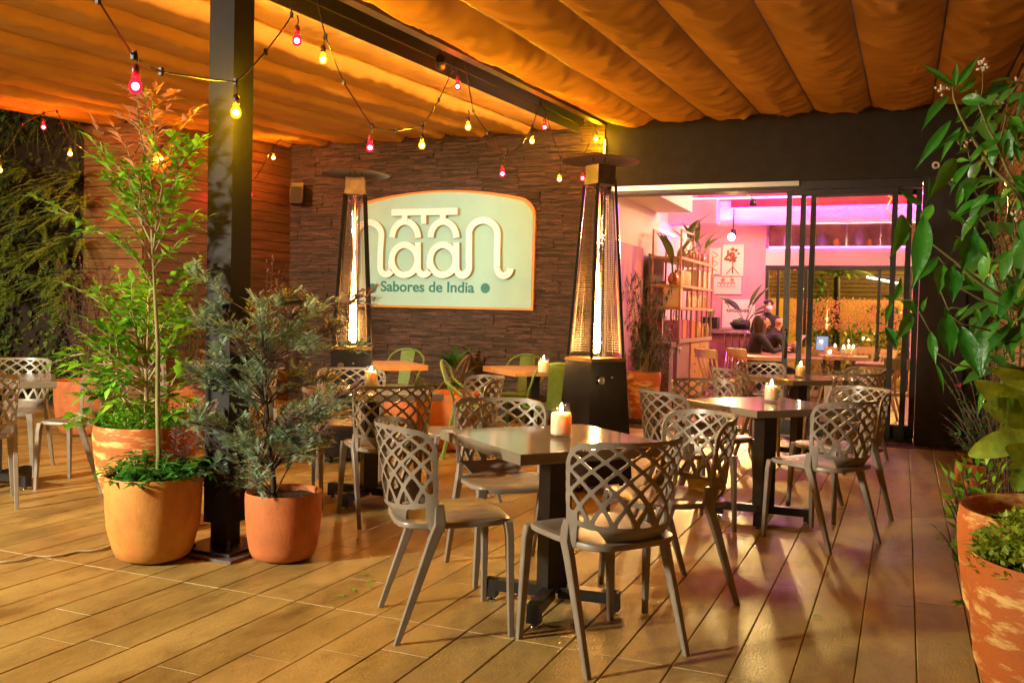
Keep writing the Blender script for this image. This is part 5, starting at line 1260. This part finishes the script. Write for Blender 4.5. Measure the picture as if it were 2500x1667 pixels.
# ornate stone pedestal and turquoise panel by the jamb
op = thing('carved_pedestal','grey carved wooden pillar standing just inside the doorway','pillar',(FL(1503,955).x,FL(1503,955).y+.35,0)); m = MB(); m.box(-.11,.11,-.11,.11,0,.86); m.box(-.14,.14,-.14,.14,.861,.92); m.build('shaft', M('carved_grey',(.25,.19,.13),.8,var=.5,vs=30,bump=1,bs=60), op)
tq = thing('turquoise_panel','weathered turquoise board leaning behind the potted plant in the doorway','panel',(op.location.x-.42,op.location.y+.15,0)); m = MB(); m.box(-.26,.26,-.015,.015,0,.92); m.build('board', M('turquoise',(.12,.30,.32),.6,vs=7,col2=(.30,.24,.16),contrast=(.45,.6)), tq)
# bar counter with stools
bc = thing('bar_counter','stone-topped bar counter under the advertising sign','bar',(-2.3,16.35,0)); a = YP(1622,770,16.1); c = YP(1735,770,16.1); w_ = (c.x-a.x)/2; bc.location = ((a.x+c.x)/2,16.4,0)
MB().box(-w_,w_,-.3,.3,.98,1.05).build('counter_top', M('granite',(.28,.20,.15),.3,var=.5,vs=40), bc); MB().box(-w_+.03,w_-.03,-.22,.26,0,.979).build('front_panel', M('bar_front',(.30,.10,.10),.5,var=.3,vs=5), bc)
for i in range(4):
    e = YP(1690+16*i,800,15.7); t = thing('bar_stool','chromed bar stool at the bar counter','bar stool',(e.x,15.75,0),0,'bar stools at the counter')
    m = MB()
    for sx in (-1,1):
        for sy in (-1,1): m.tube([(sx*.13,sy*.13,.72),(sx*.19,sy*.19,0)],.010,6)
    m.build('legs', chrome, t); m = MB(); m.lathe([(.0001,.72),(.17,.72),(.18,.74),(.16,.765),(.0001,.77)],16); m.build('seat', black_steel, t); m = MB(); m.tube([(-.15,-.16,.76),(-.16,-.19,1.0),(0,-.21,1.03),(.16,-.19,1.0),(.15,-.16,.76)],.010,6); m.build('back_hoop', chrome, t)
e = bc.location
t = thing('fruit_bowl','dark bowl heaped with green fruit on the bar counter','bowl',(e.x+.12,16.3,1.051)); m = MB(); m.lathe([(.0001,0),(.09,.0),(.17,.08),(.18,.12),(.16,.10),(.0001,.03)],18); m.build('bowl', black_steel, t)
for i in range(9): 
    a = i*.7; m = MB(); m.ball((.09*math.cos(a)*(i>0),.09*math.sin(a)*(i>0),.13+.03*(i==0)),.045,8,6); m.build('fruit', leaf_d, t)
t = thing('coffee_grinder','black coffee machine on the bar counter','machine',(e.x-.38,16.3,1.051)); MB().box(-.13,.13,-.12,.12,0,.2).build('body', black_steel, t); m = MB(); m.lathe([(.05,.2005),(.08,.33),(.075,.34),(.0001,.34)],12); m.build('hopper', shm[5], t)
t = thing('palm_plant','potted palm with long arching leaves on the bar counter','plant',(e.x+.22,16.25,1.051)); m = MB(); m.lathe([(.0001,0),(.08,0),(.10,.16),(.085,.16),(.0001,.12)],14); m.build('pot', black_steel, t); mb = MB()
for px,py in ((1655,672),(1675,680),(1755,655),(1772,690),(1765,708),(1740,650)):
    q = YP(px,py,16.2)-Vector(t.location); mb.tube([(0,0,.1),(q*.35)+Vector((0,0,.12))],.006,5); b_ = q*.35+Vector((0,0,.12)); mb.leaf(b_,q-b_,(-q.x,-.6,1),(q-b_).length*1.05,.10,.25,.12,8)
mb.build('leaves', M('palm_leaf',(.05,.10,.02),.4,island=.2,trans=.15), t, fix=False)
# spindle-backed wooden chairs
sc0 = thing('spindle_chair','x','chair')
m = MB(); m.prism([(-.19,-.18),(.19,-.18),(.215,.2),(-.215,.2)],.425,.46,axis='z'); m.build('seat', pine, sc0)
for sx in (-1,1):
    for a,b_ in (((sx*.165,.16,.424),(sx*.20,.215,0)),((sx*.15,-.14,.424),(sx*.19,-.25,0))): m = MB(); m.tube([a,b_],[.019,.014],8); m.build('leg', pine, sc0)
m = MB(); m.hexa([(-.20,-.255,.74),(.20,-.255,.74),(.20,-.23,.74),(-.20,-.23,.74)],[(-.215,-.285,.85),(.215,-.285,.85),(.215,-.26,.85),(-.215,-.26,.85)]); m.build('top_rail', pine, sc0)
for i in range(5): x = -.15+.075*i; m = MB(); m.tube([(x*.95,-.155,.46),(x*1.15,-.245,.745)],.010 if i in (1,2,3) else .014,6); m.build('spindle', pine, sc0)
us = []
def schair(px, ptop, face, label, z=.85):
    p = FL(px,ptop,z); rz = math.atan2(-face[0],face[1]); return schair_w(p.x,p.y,face,label)
def schair_w(x, y, face, label):
    rz = math.atan2(-face[0],face[1]); g = 'yellow spindle-backed chairs indoors'
    if not us: us.append(1); sc0.location=(x,y,0); sc0.rotation_euler.z=rz; sc0['label']=label; sc0['group']=g; return sc0
    return dup(sc0,(x,y,0),rz,label,g)
for px,Yk,face,lb_ in ((1655,12.0,(.62,.78),'yellow spindle chair just inside the open doorway, below the cabinets'),(1726,12.7,(.7,.7),'yellow spindle chair in front of the woman at the bar side'),(1868,14.4,(.8,.5),'yellow spindle chair behind the middle glass door'),(1905,13.6,(.85,.4),'yellow spindle chair left of the indoor candles'),(1945,14.6,(.9,-.3),'yellow spindle chair beyond the indoor candles'),(1985,15.2,(.3,-.9),'yellow spindle chair by the green planter indoors'),(2020,12.9,(-.9,.1),'yellow spindle chair at left of the indoor corner table'),(2068,11.35,(-.1,1),'large yellow spindle chair close behind the right glass edge'),(2000,14.2,(-.8,-.5),'yellow spindle chair beyond the indoor corner table'),(1815,14.6,(-.9,.1),'yellow spindle chair behind the dark door frame')):
    q = YP(px,900,Yk); schair_w(q.x,q.y,face,lb_)
def itable(px, Yk, label, w=.36, d=None, rz=0): q = YP(px,800,Yk); return wood_table(q.x,q.y,rz,label,w,oak,'wooden dining tables indoors',d)
itable(1790,12.9,'long wooden table just inside the open doorway',.56,.34,4); itable(1800,13.9,'wooden table where the couple sits',.50,.36,2); itable(1925,14.1,'wooden table with candles behind the glass doors',.4); itable(2040,12.1,'wooden table at the right behind the glass doors',.36); itable(1890,15.6,'wooden table with a tablet screen at the back of the room',.5)
q = YP(1938,800,14.0); candle(q.x,q.y,.7505,'lit jar candle on the indoor table behind the glass',1.3)
q = YP(1960,800,14.3); candle(q.x,q.y,.7505,'second lit jar candle on the indoor table, further right',1.3)
q = YP(1918,800,15.4); candle(q.x,q.y,.7505,'lit candle beside the tablet at the back of the room',1.1)
q = YP(1888,800,15.5); t = thing('tablet','tablet with a glowing screen standing on the indoor table','tablet',(q.x,q.y,.7505)); rot = Matrix.Rotation(R(-18),3,'X'); m = MB(); m.obox((0,0,.13),.10,.006,.13,rot); m.build('case', black_steel, t); m = MB(); m.obox((0,-.0075,.13),.088,.001,.115,rot); m.build('screen', EM('screen',(.55,.6,1),.45), t)
q = YP(1960,850,13.2); t = thing('indoor_planter','pale planter box with green grass inside the room','planter',(q.x,q.y,0)); MB().box(-.35,.35,-.2,.2,0,.5).build('box', cream, t); mb = MB()
for _ in range(160): a = rq.random()*6.283; mb.leaf((rq.uniform(-.3,.3),rq.uniform(-.15,.15),.5),(math.cos(a)*.5,math.sin(a)*.5,.9),(0,0,1),rq.uniform(.12,.22),.015,.7,.1,3)
mb.build('grass', fern_m, t, fix=False)
# ================================================================== PEOPLE
skin = M('skin',(.58,.30,.19),.5); cloth_d = M('dark_cloth',(.022,.018,.02),.8); hair_b = M('brown_hair',(.05,.02,.009),.45,var=.4,vs=30,stretch=(6,6,1)); denim = M('dark_trousers',(.03,.03,.045),.8)
def person(label, loc, rz, J_, E_, zones, head, pose_extra=None):
    t = thing('person', label, 'person', loc, rz)
    me = bpy.data.meshes.new('body'); names = list(J_); me.from_pydata([J_[k][:3] for k in names],[(names.index(a),names.index(b_)) for a,b_ in E_],[])
    o = bpy.data.objects.new('tmp',me); C.objects.link(o); md = o.modifiers.new('s','SKIN'); 
    for i,k in enumerate(names):
        r_ = J_[k][3]; me.skin_vertices[0].data[i].radius = (r_ if isinstance(r_,tuple) else (r_,r_)); me.skin_vertices[0].data[i].use_root = (k == 'pelvis')
    o.modifiers.new('b','SUBSURF').levels = 2
    bpy.context.view_layer.update(); dg = bpy.context.evaluated_depsgraph_get(); m2 = bpy.data.meshes.new_from_object(o.evaluated_get(dg)); bpy.data.objects.remove(o); m2.name = 'body'
    m2.materials.clear(); [m2.materials.append(x) for x in (skin,zones[0],zones[1])]
    P_ = {k: Vector(J_[k][:3]) for k in names}
    def near(c):
        best = None
        for a,b_ in E_:
            A,B = P_[a],P_[b_]; d = B-A; u = max(0,min(1,(c-A).dot(d)/max(1e-6,d.dot(d)))); q = (A+d*u-c).length
            if best is None or q < best[0]: best = (q,a,b_,u)
        return best
    for p in m2.polygons:
        _,a,b_,u = near(p.center); p.use_smooth = True; s_ = {a,b_}
        if s_ & {'head','chin','crown','nose'} or 'hand' in (a[:4],b_[:4]) or a[:3] == 'fin' or b_[:3] == 'fin': p.material_index = 0
        elif a[:4] in ('knee','foot','ankl','toe_','hip_') and b_[:4] in ('knee','foot','ankl','toe_','hip_'): p.material_index = 2
        else: p.material_index = 1
        if s_ == {'neck','chin'}: p.material_index = 0
    ob = bpy.data.objects.new('body',m2); C.objects.link(ob); ob.parent = t
    # face details as small parts
    hd = Vector(J_['head'][:3]); m = MB()
    f = Vector(head['fwd']).normalized(); sd = f.cross(Vector((0,0,1))).normalized()
    for s_ in (-1,1): m.ball(hd+f*.088+sd*.032*s_+Vector((0,0,.01)),.011,8,6)
    m.build('eyes', black_steel, t); m = MB(); m.obox(hd+f*.086+Vector((0,0,-.072)),.02,.006,.005,Matrix((sd,f,Vector((0,0,1)))).transposed()); m.build('mouth', M('lips',(.40,.12,.10),.5), t)
    m = MB()
    for s_ in (-1,1): m.ball(hd+sd*.080*s_-f*.005,.024,8,6,sz=1.4)
    m.build('ears', skin, t)
    return t, hd, f, sd
def fingers(J_, E_, hand, side, d, n):
    h = Vector(J_[hand][:3]); d = Vector(d).normalized(); n = Vector(n).normalized(); s_ = d.cross(n)
    for i,l in enumerate((.055,.068,.072,.062)):
        b_ = h+s_*(.026-.0175*i)+d*.035; m_ = b_+d*l*.6+n*(-.006); e = b_+d*l-n*.022; k = 'fin%s%d'%(side,i); J_[k+'a'] = (*m_,.0095); J_[k+'b'] = (*e,.0075); E_ += [(hand,k+'a'),(k+'a',k+'b')]
    b_ = h+s_*.045+d*.01-n*.01; k = 'fin%st'%side; J_[k+'a'] = (*b_,.011); J_[k+'b'] = (*(b_+d*.04),.009); E_ += [(hand,k+'a'),(k+'a',k+'b')]
def seated(lean=.10, hands=((-.13,.50,.80),(.12,.48,.80)), headf=.16, big=1.0):
    J_ = {'pelvis':(0,0,.50,(.16,.12)),'waist':(0,.01+lean*.3,.68,(.14,.10)),'chest':(0,.03+lean*.7,.90,(.17,.115)),'neckb':(0,.03+lean,1.04,(.09,.075)),'neck':(0,.04+lean*1.1,1.09,.052),'chin':(0,.06+lean*1.2,1.135,.055),'head':(0,headf,1.20,(.078,.092)),'crown':(0,headf-.01,1.27,(.066,.078))}
    E_ = [('pelvis','waist'),('waist','chest'),('chest','neckb'),('neckb','neck'),('neck','chin'),('chin','head'),('head','crown')]
    J_['nose'] = (0,headf+.105,1.175,.012); E_.append(('head','nose'))
    for i,(s_,h) in enumerate(zip((-1,1),hands)):
        q = 'L' if s_ < 0 else 'R'; J_['sho_'+q] = (s_*.185,.02+lean*.9,1.0,.062); J_['elb_'+q] = (s_*.23,.17+lean,.78,.045); hv = Vector(h); ev = Vector(J_['elb_'+q][:3]); J_['wri_'+q] = (*(ev.lerp(hv,.82)),.029); J_['hand'+q] = (*h,.032)
        E_ += [('chest','sho_'+q),('sho_'+q,'elb_'+q),('elb_'+q,'wri_'+q),('wri_'+q,'hand'+q)]; fingers(J_,E_,'hand'+q,q,hv-ev,(0,0,1))
        J_['hip_'+q] = (s_*.10,.03,.49,.095); J_['knee'+q] = (s_*.13,.44,.49,.062); J_['ankl'+q] = (s_*.13,.42,.09,.042); J_['toe_'+q] = (s_*.14,.57,.035,.035); E_ += [('pelvis','hip_'+q),('hip_'+q,'knee'+q),('knee'+q,'ankl'+q),('ankl'+q,'toe_'+q)]
    return J_,E_
tabc = YP(1800,800,13.9)
wq = YP(1720,800,13.75)
J_,E_ = seated(.12, ((-.10,.52,.80),(.12,.50,.84)), .20)
fw_dir = Vector((tabc.x+.25-wq.x, .25, 0)).normalized(); rzw = math.atan2(-fw_dir.x,fw_dir.y)
t,hd,f,sd = person('seated woman with long brown hair in a dark top', (wq.x,13.75,0), rzw, J_, E_, (cloth_d,denim), {'fwd':(0,1,-.1)})
m = MB(); m.lathe([(.0001,.115),(.06,.10),(.090,.05),(.096,-.02),(.090,-.10),(.085,-.20),(.075,-.30),(.04,-.35),(.0001,-.36)],18,(hd.x,hd.y-.052,hd.z)); m.build('hair', hair_b, t)
mq = YP(1752,800,14.4); J_,E_ = seated(.16, ((-.12,.46,.86),(.10,.46,.80)), .24)
t,hd,f,sd = person('seated bald man with a dark beard reading a menu', (mq.x,14.35,0), rzw+.1, J_, E_, (cloth_d,denim), {'fwd':(0,1,-.25)})
m = MB(); m.ball(hd+Vector((0,.058,-.085)),.058,12,8,sz=.95); m.build('beard', hair_b, t)
hp_ = MB(); hp_.obox((0,0,0),.11,.004,.15,Matrix.Rotation(R(-40),3,'X')); rm = Matrix.Rotation(rzw+.1,3,'Z'); pz_ = Vector((mq.x,14.35,0))+rm@Vector((-.06,.55,.90)); tag(hp_.build('menu', M('menu_pink',(.80,.50,.42),.6), None, tuple(pz_), rzw+.1), 'pale menu card held up by the bald man', 'menu')
sq_ = YP(1764,800,15.4)
J_ = {'pelvis':(0,0,.92,(.15,.11)),'waist':(0,0,1.06,(.135,.10)),'chest':(0,.01,1.28,(.165,.11)),'neckb':(0,.02,1.43,(.085,.07)),'neck':(0,.03,1.48,.05),'chin':(0,.05,1.525,.054),'head':(0,.075,1.59,(.076,.09)),'crown':(0,.065,1.66,(.064,.076)),'nose':(0,.18,1.565,.012)}
E_ = [('pelvis','waist'),('waist','chest'),('chest','neckb'),('neckb','neck'),('neck','chin'),('chin','head'),('head','crown'),('head','nose')]
for s_,q in ((-1,'L'),(1,'R')):
    J_.update({'sho_'+q:(s_*.19,.01,1.38,.06),'elb_'+q:(s_*.25,-.02,1.12,.044),'wri_'+q:(s_*.22,.20,1.02,.028),'hand'+q:(s_*.19,.27,1.02,.032),'hip_'+q:(s_*.095,0,.88,.09),'knee'+q:(s_*.10,.03,.49,.06),'ankl'+q:(s_*.11,0,.09,.042),'toe_'+q:(s_*.12,.14,.035,.035)})
    E_ += [('chest','sho_'+q),('sho_'+q,'elb_'+q),('elb_'+q,'wri_'+q),('wri_'+q,'hand'+q),('pelvis','hip_'+q),('hip_'+q,'knee'+q),('knee'+q,'ankl'+q),('ankl'+q,'toe_'+q)]; fingers(J_,E_,'hand'+q,q,(0,1,0),(0,0,1))
t,hd,f,sd = person('standing waiter in dark clothes with a pale face mask', (sq_.x,15.2,-.16), R(200), J_, E_, (cloth_d,denim), {'fwd':(0,1,0)}); t.location.z = 0; t.scale = (.92,.92,.92)
m = MB(); m.ball(hd+Vector((0,.06,-.05)),.062,12,8,sz=.9); m.build('face_mask', M('mask_cloth',(.6,.65,.75),.7), t); m = MB(); m.lathe([(.0001,.11),(.06,.10),(.088,.06),(.09,.03),(.08,.02)],16,(hd.x,hd.y-.02,hd.z)); m.build('hair', black_steel, t)
# ================================================================== SMALL THINGS ON THE DECK
for px,py,lb_ in ((803,1232,'brown dry leaf on the boards right of the red pot'),(842,1243+0,'x'),):
    pass
sm = [(848,1352,'green'),(857,1333,'green'),(829,1322,'green'),(812,1360,'green'),(790,1372,'green'),(1865,1417,'green'),(818,1243,'dry')]
dry = M('dry_leaf',(.20,.09,.04),.7)
for i,(px,py,k_) in enumerate(sm):
    e = FL(px,py); m = MB(); m.leaf((0,0,.004),(rq.uniform(-1,1),rq.uniform(-1,1),.05),(0,0,1),.045,.018,.1,.15,4); tag(m.build('fallen_leaf', dry if k_=='dry' else leaf_b, None, tuple(e), fix=False), ('yellow-green fallen leaf on the boards right of the nearest chair' if px > 1500 else 'small fallen green leaf on the boards near the red pot') if k_!='dry' else 'dry brown fallen leaf on the boards right of the red pot','leaf','fallen leaves on the boards')
m = MB(); pts = [FL(x,y,.008) for x,y in ((-60,1292),(0,1291),(45,1287),(75,1277),(105,1278),(140,1275),(175,1266),(205,1265),(232,1262),(262,1250),(330,1240),(430,1205),(466,1205),(478,1200))]; m.tube(pts,.006,6); tag(m.build('power_cord', M('beige_cord',(.55,.42,.25),.5)), 'beige electric cord lying on the boards left of the ochre pot','cord')

# small spot fixture in the beam gap, aimed at the sign
q = XP(1012,128,-3.45); q.z -= .07; t = thing('beam_spotlight','small spotlight clamped in the dark beam gap, aimed at the sign','spotlight',tuple(q)); SPOT_AT = q
d_ = (Vector((xmid,ys,2.1))-q).normalized(); m = MB(); m.tube([-d_*.09,d_*.02],[.035,.045],14); m.build('housing', black_steel, t); m = MB(); m.tube([d_*.0205,d_*.024],.036,14); m.build('lens', EM('spot_lens',(1,.9,.7),.8), t); m = MB(); m.bar((0,0,.03),(0,0,.16),.02); m.build('bracket', chrome, t)
# ================================================================== LIGHT
w = bpy.data.worlds.new('World'); sc.world = w; w.use_nodes = True; nt = w.node_tree
sky = nt.nodes.new('ShaderNodeTexSky'); sky.sky_type = 'NISHITA'; sky.sun_disc = False; sky.sun_elevation = R(-4); sky.sun_rotation = R(200)
nt.links.new(sky.outputs[0], nt.nodes['Background'].inputs[0]); nt.nodes['Background'].inputs[1].default_value = .05
def lamp(name, kind, loc, power, col, target=None, size=.1, angle=None, blend=.3):
    d = bpy.data.lights.new(name, kind); d.energy = power; d.color = col
    if kind != 'SUN': d.shadow_soft_size = size
    if kind == 'SPOT': d.spot_size = R(angle); d.spot_blend = blend
    o = bpy.data.objects.new(name, d); C.objects.link(o); o.location = loc
    if target is not None: o.rotation_euler = (Vector(target)-Vector(loc)).to_track_quat('-Z','Y').to_euler()
    return o
# terrace flood lamp behind and left of the camera (its shadows cross the boards)
lamp('terrace_flood', 'SPOT', (-7.0,-2.2,2.85), 1850, (1,.89,.65), (-5.0,4.6,.6), .34, 112, 1.0)
lamp('sign_spot', 'SPOT', tuple(SPOT_AT+d_*.10), 95, (.88,1,.97), (xmid,ys,2.0), .03, 36, .9)
# added light strip in an invented housing along the beam, raking the left canvas
t = thing('added_light_strip','slim dark housing of an added strip light along the left edge of the beam','added light fitting',(-3.578,4.6,ZC(4.6)))
m = MB(); m.hexa([(-.004,-4.6,-.115-4.6*SL),(.010,-4.6,-.115-4.6*SL),(.010,5.7,-.115+5.7*SL),(-.004,5.7,-.115+5.7*SL)],[(-.004,-4.6,-.0-4.6*SL),(.010,-4.6,-.0-4.6*SL),(.010,5.7,-.0+5.7*SL),(-.004,5.7,-.0+5.7*SL)]); m.build('profile', black_steel, t)
d = bpy.data.lights.new('added_strip_lamp','AREA'); d.shape = 'RECTANGLE'; d.size = 10.0; d.size_y = .02; d.energy = 30; d.color = (1,.60,.20)
o = bpy.data.objects.new('added_strip_lamp', d); C.objects.link(o); lx = Vector((0,1,SL)).normalized(); lz = Vector((1,0,0)); ly = lz.cross(lx)
mm = Matrix.Identity(4)
for i in range(3): mm[i][0] = lx[i]; mm[i][1] = ly[i]; mm[i][2] = lz[i]
p_ = Vector((-3.590,5.15,ZC(5.15)-.098))
for i in range(3): mm[i][3] = p_[i]
o.matrix_world = mm
# spot at the lit indoor lamp, shining out through the doorway
lamp('doorway_spot', 'SPOT', tuple(YP(1680,545,16.2)), 470, (1,.66,.20), (-.75,6.0,0), .12, 34, .7)
lamp('dining_ceiling_lamp', 'POINT', (-1.4,14.0,3.3), 50, (1,.62,.38), None, .15)
lamp('dining_ceiling_lamp', 'POINT', (-1.2,12.2,3.05), 10, (1,.72,.45), None, .12)
lamp('dining_ceiling_lamp', 'POINT', (-.2,13.2,3.15), 75, (1,.68,.22), None, .12)
lamp('far_terrace_lamp', 'POINT', (.2,21.6,3.3), 700, (1,.66,.15), None, .2)
# ================================================================== RENDER
sc.render.engine = 'CYCLES'; cy = sc.cycles
cy.use_denoising = True
try: cy.denoiser = 'OPENIMAGEDENOISE'; cy.denoising_input_passes = 'RGB_ALBEDO_NORMAL'
except Exception: pass
cy.max_bounces = 6; cy.diffuse_bounces = 3; cy.glossy_bounces = 3; cy.transmission_bounces = 3; cy.transparent_max_bounces = 14
cy.sample_clamp_indirect = 4; cy.caustics_reflective = False; cy.caustics_refractive = False; cy.blur_glossy = .5
sc.view_settings.view_transform = 'Standard'; sc.view_settings.look = 'None'; sc.view_settings.exposure = 1.5; sc.view_settings.gamma = 1
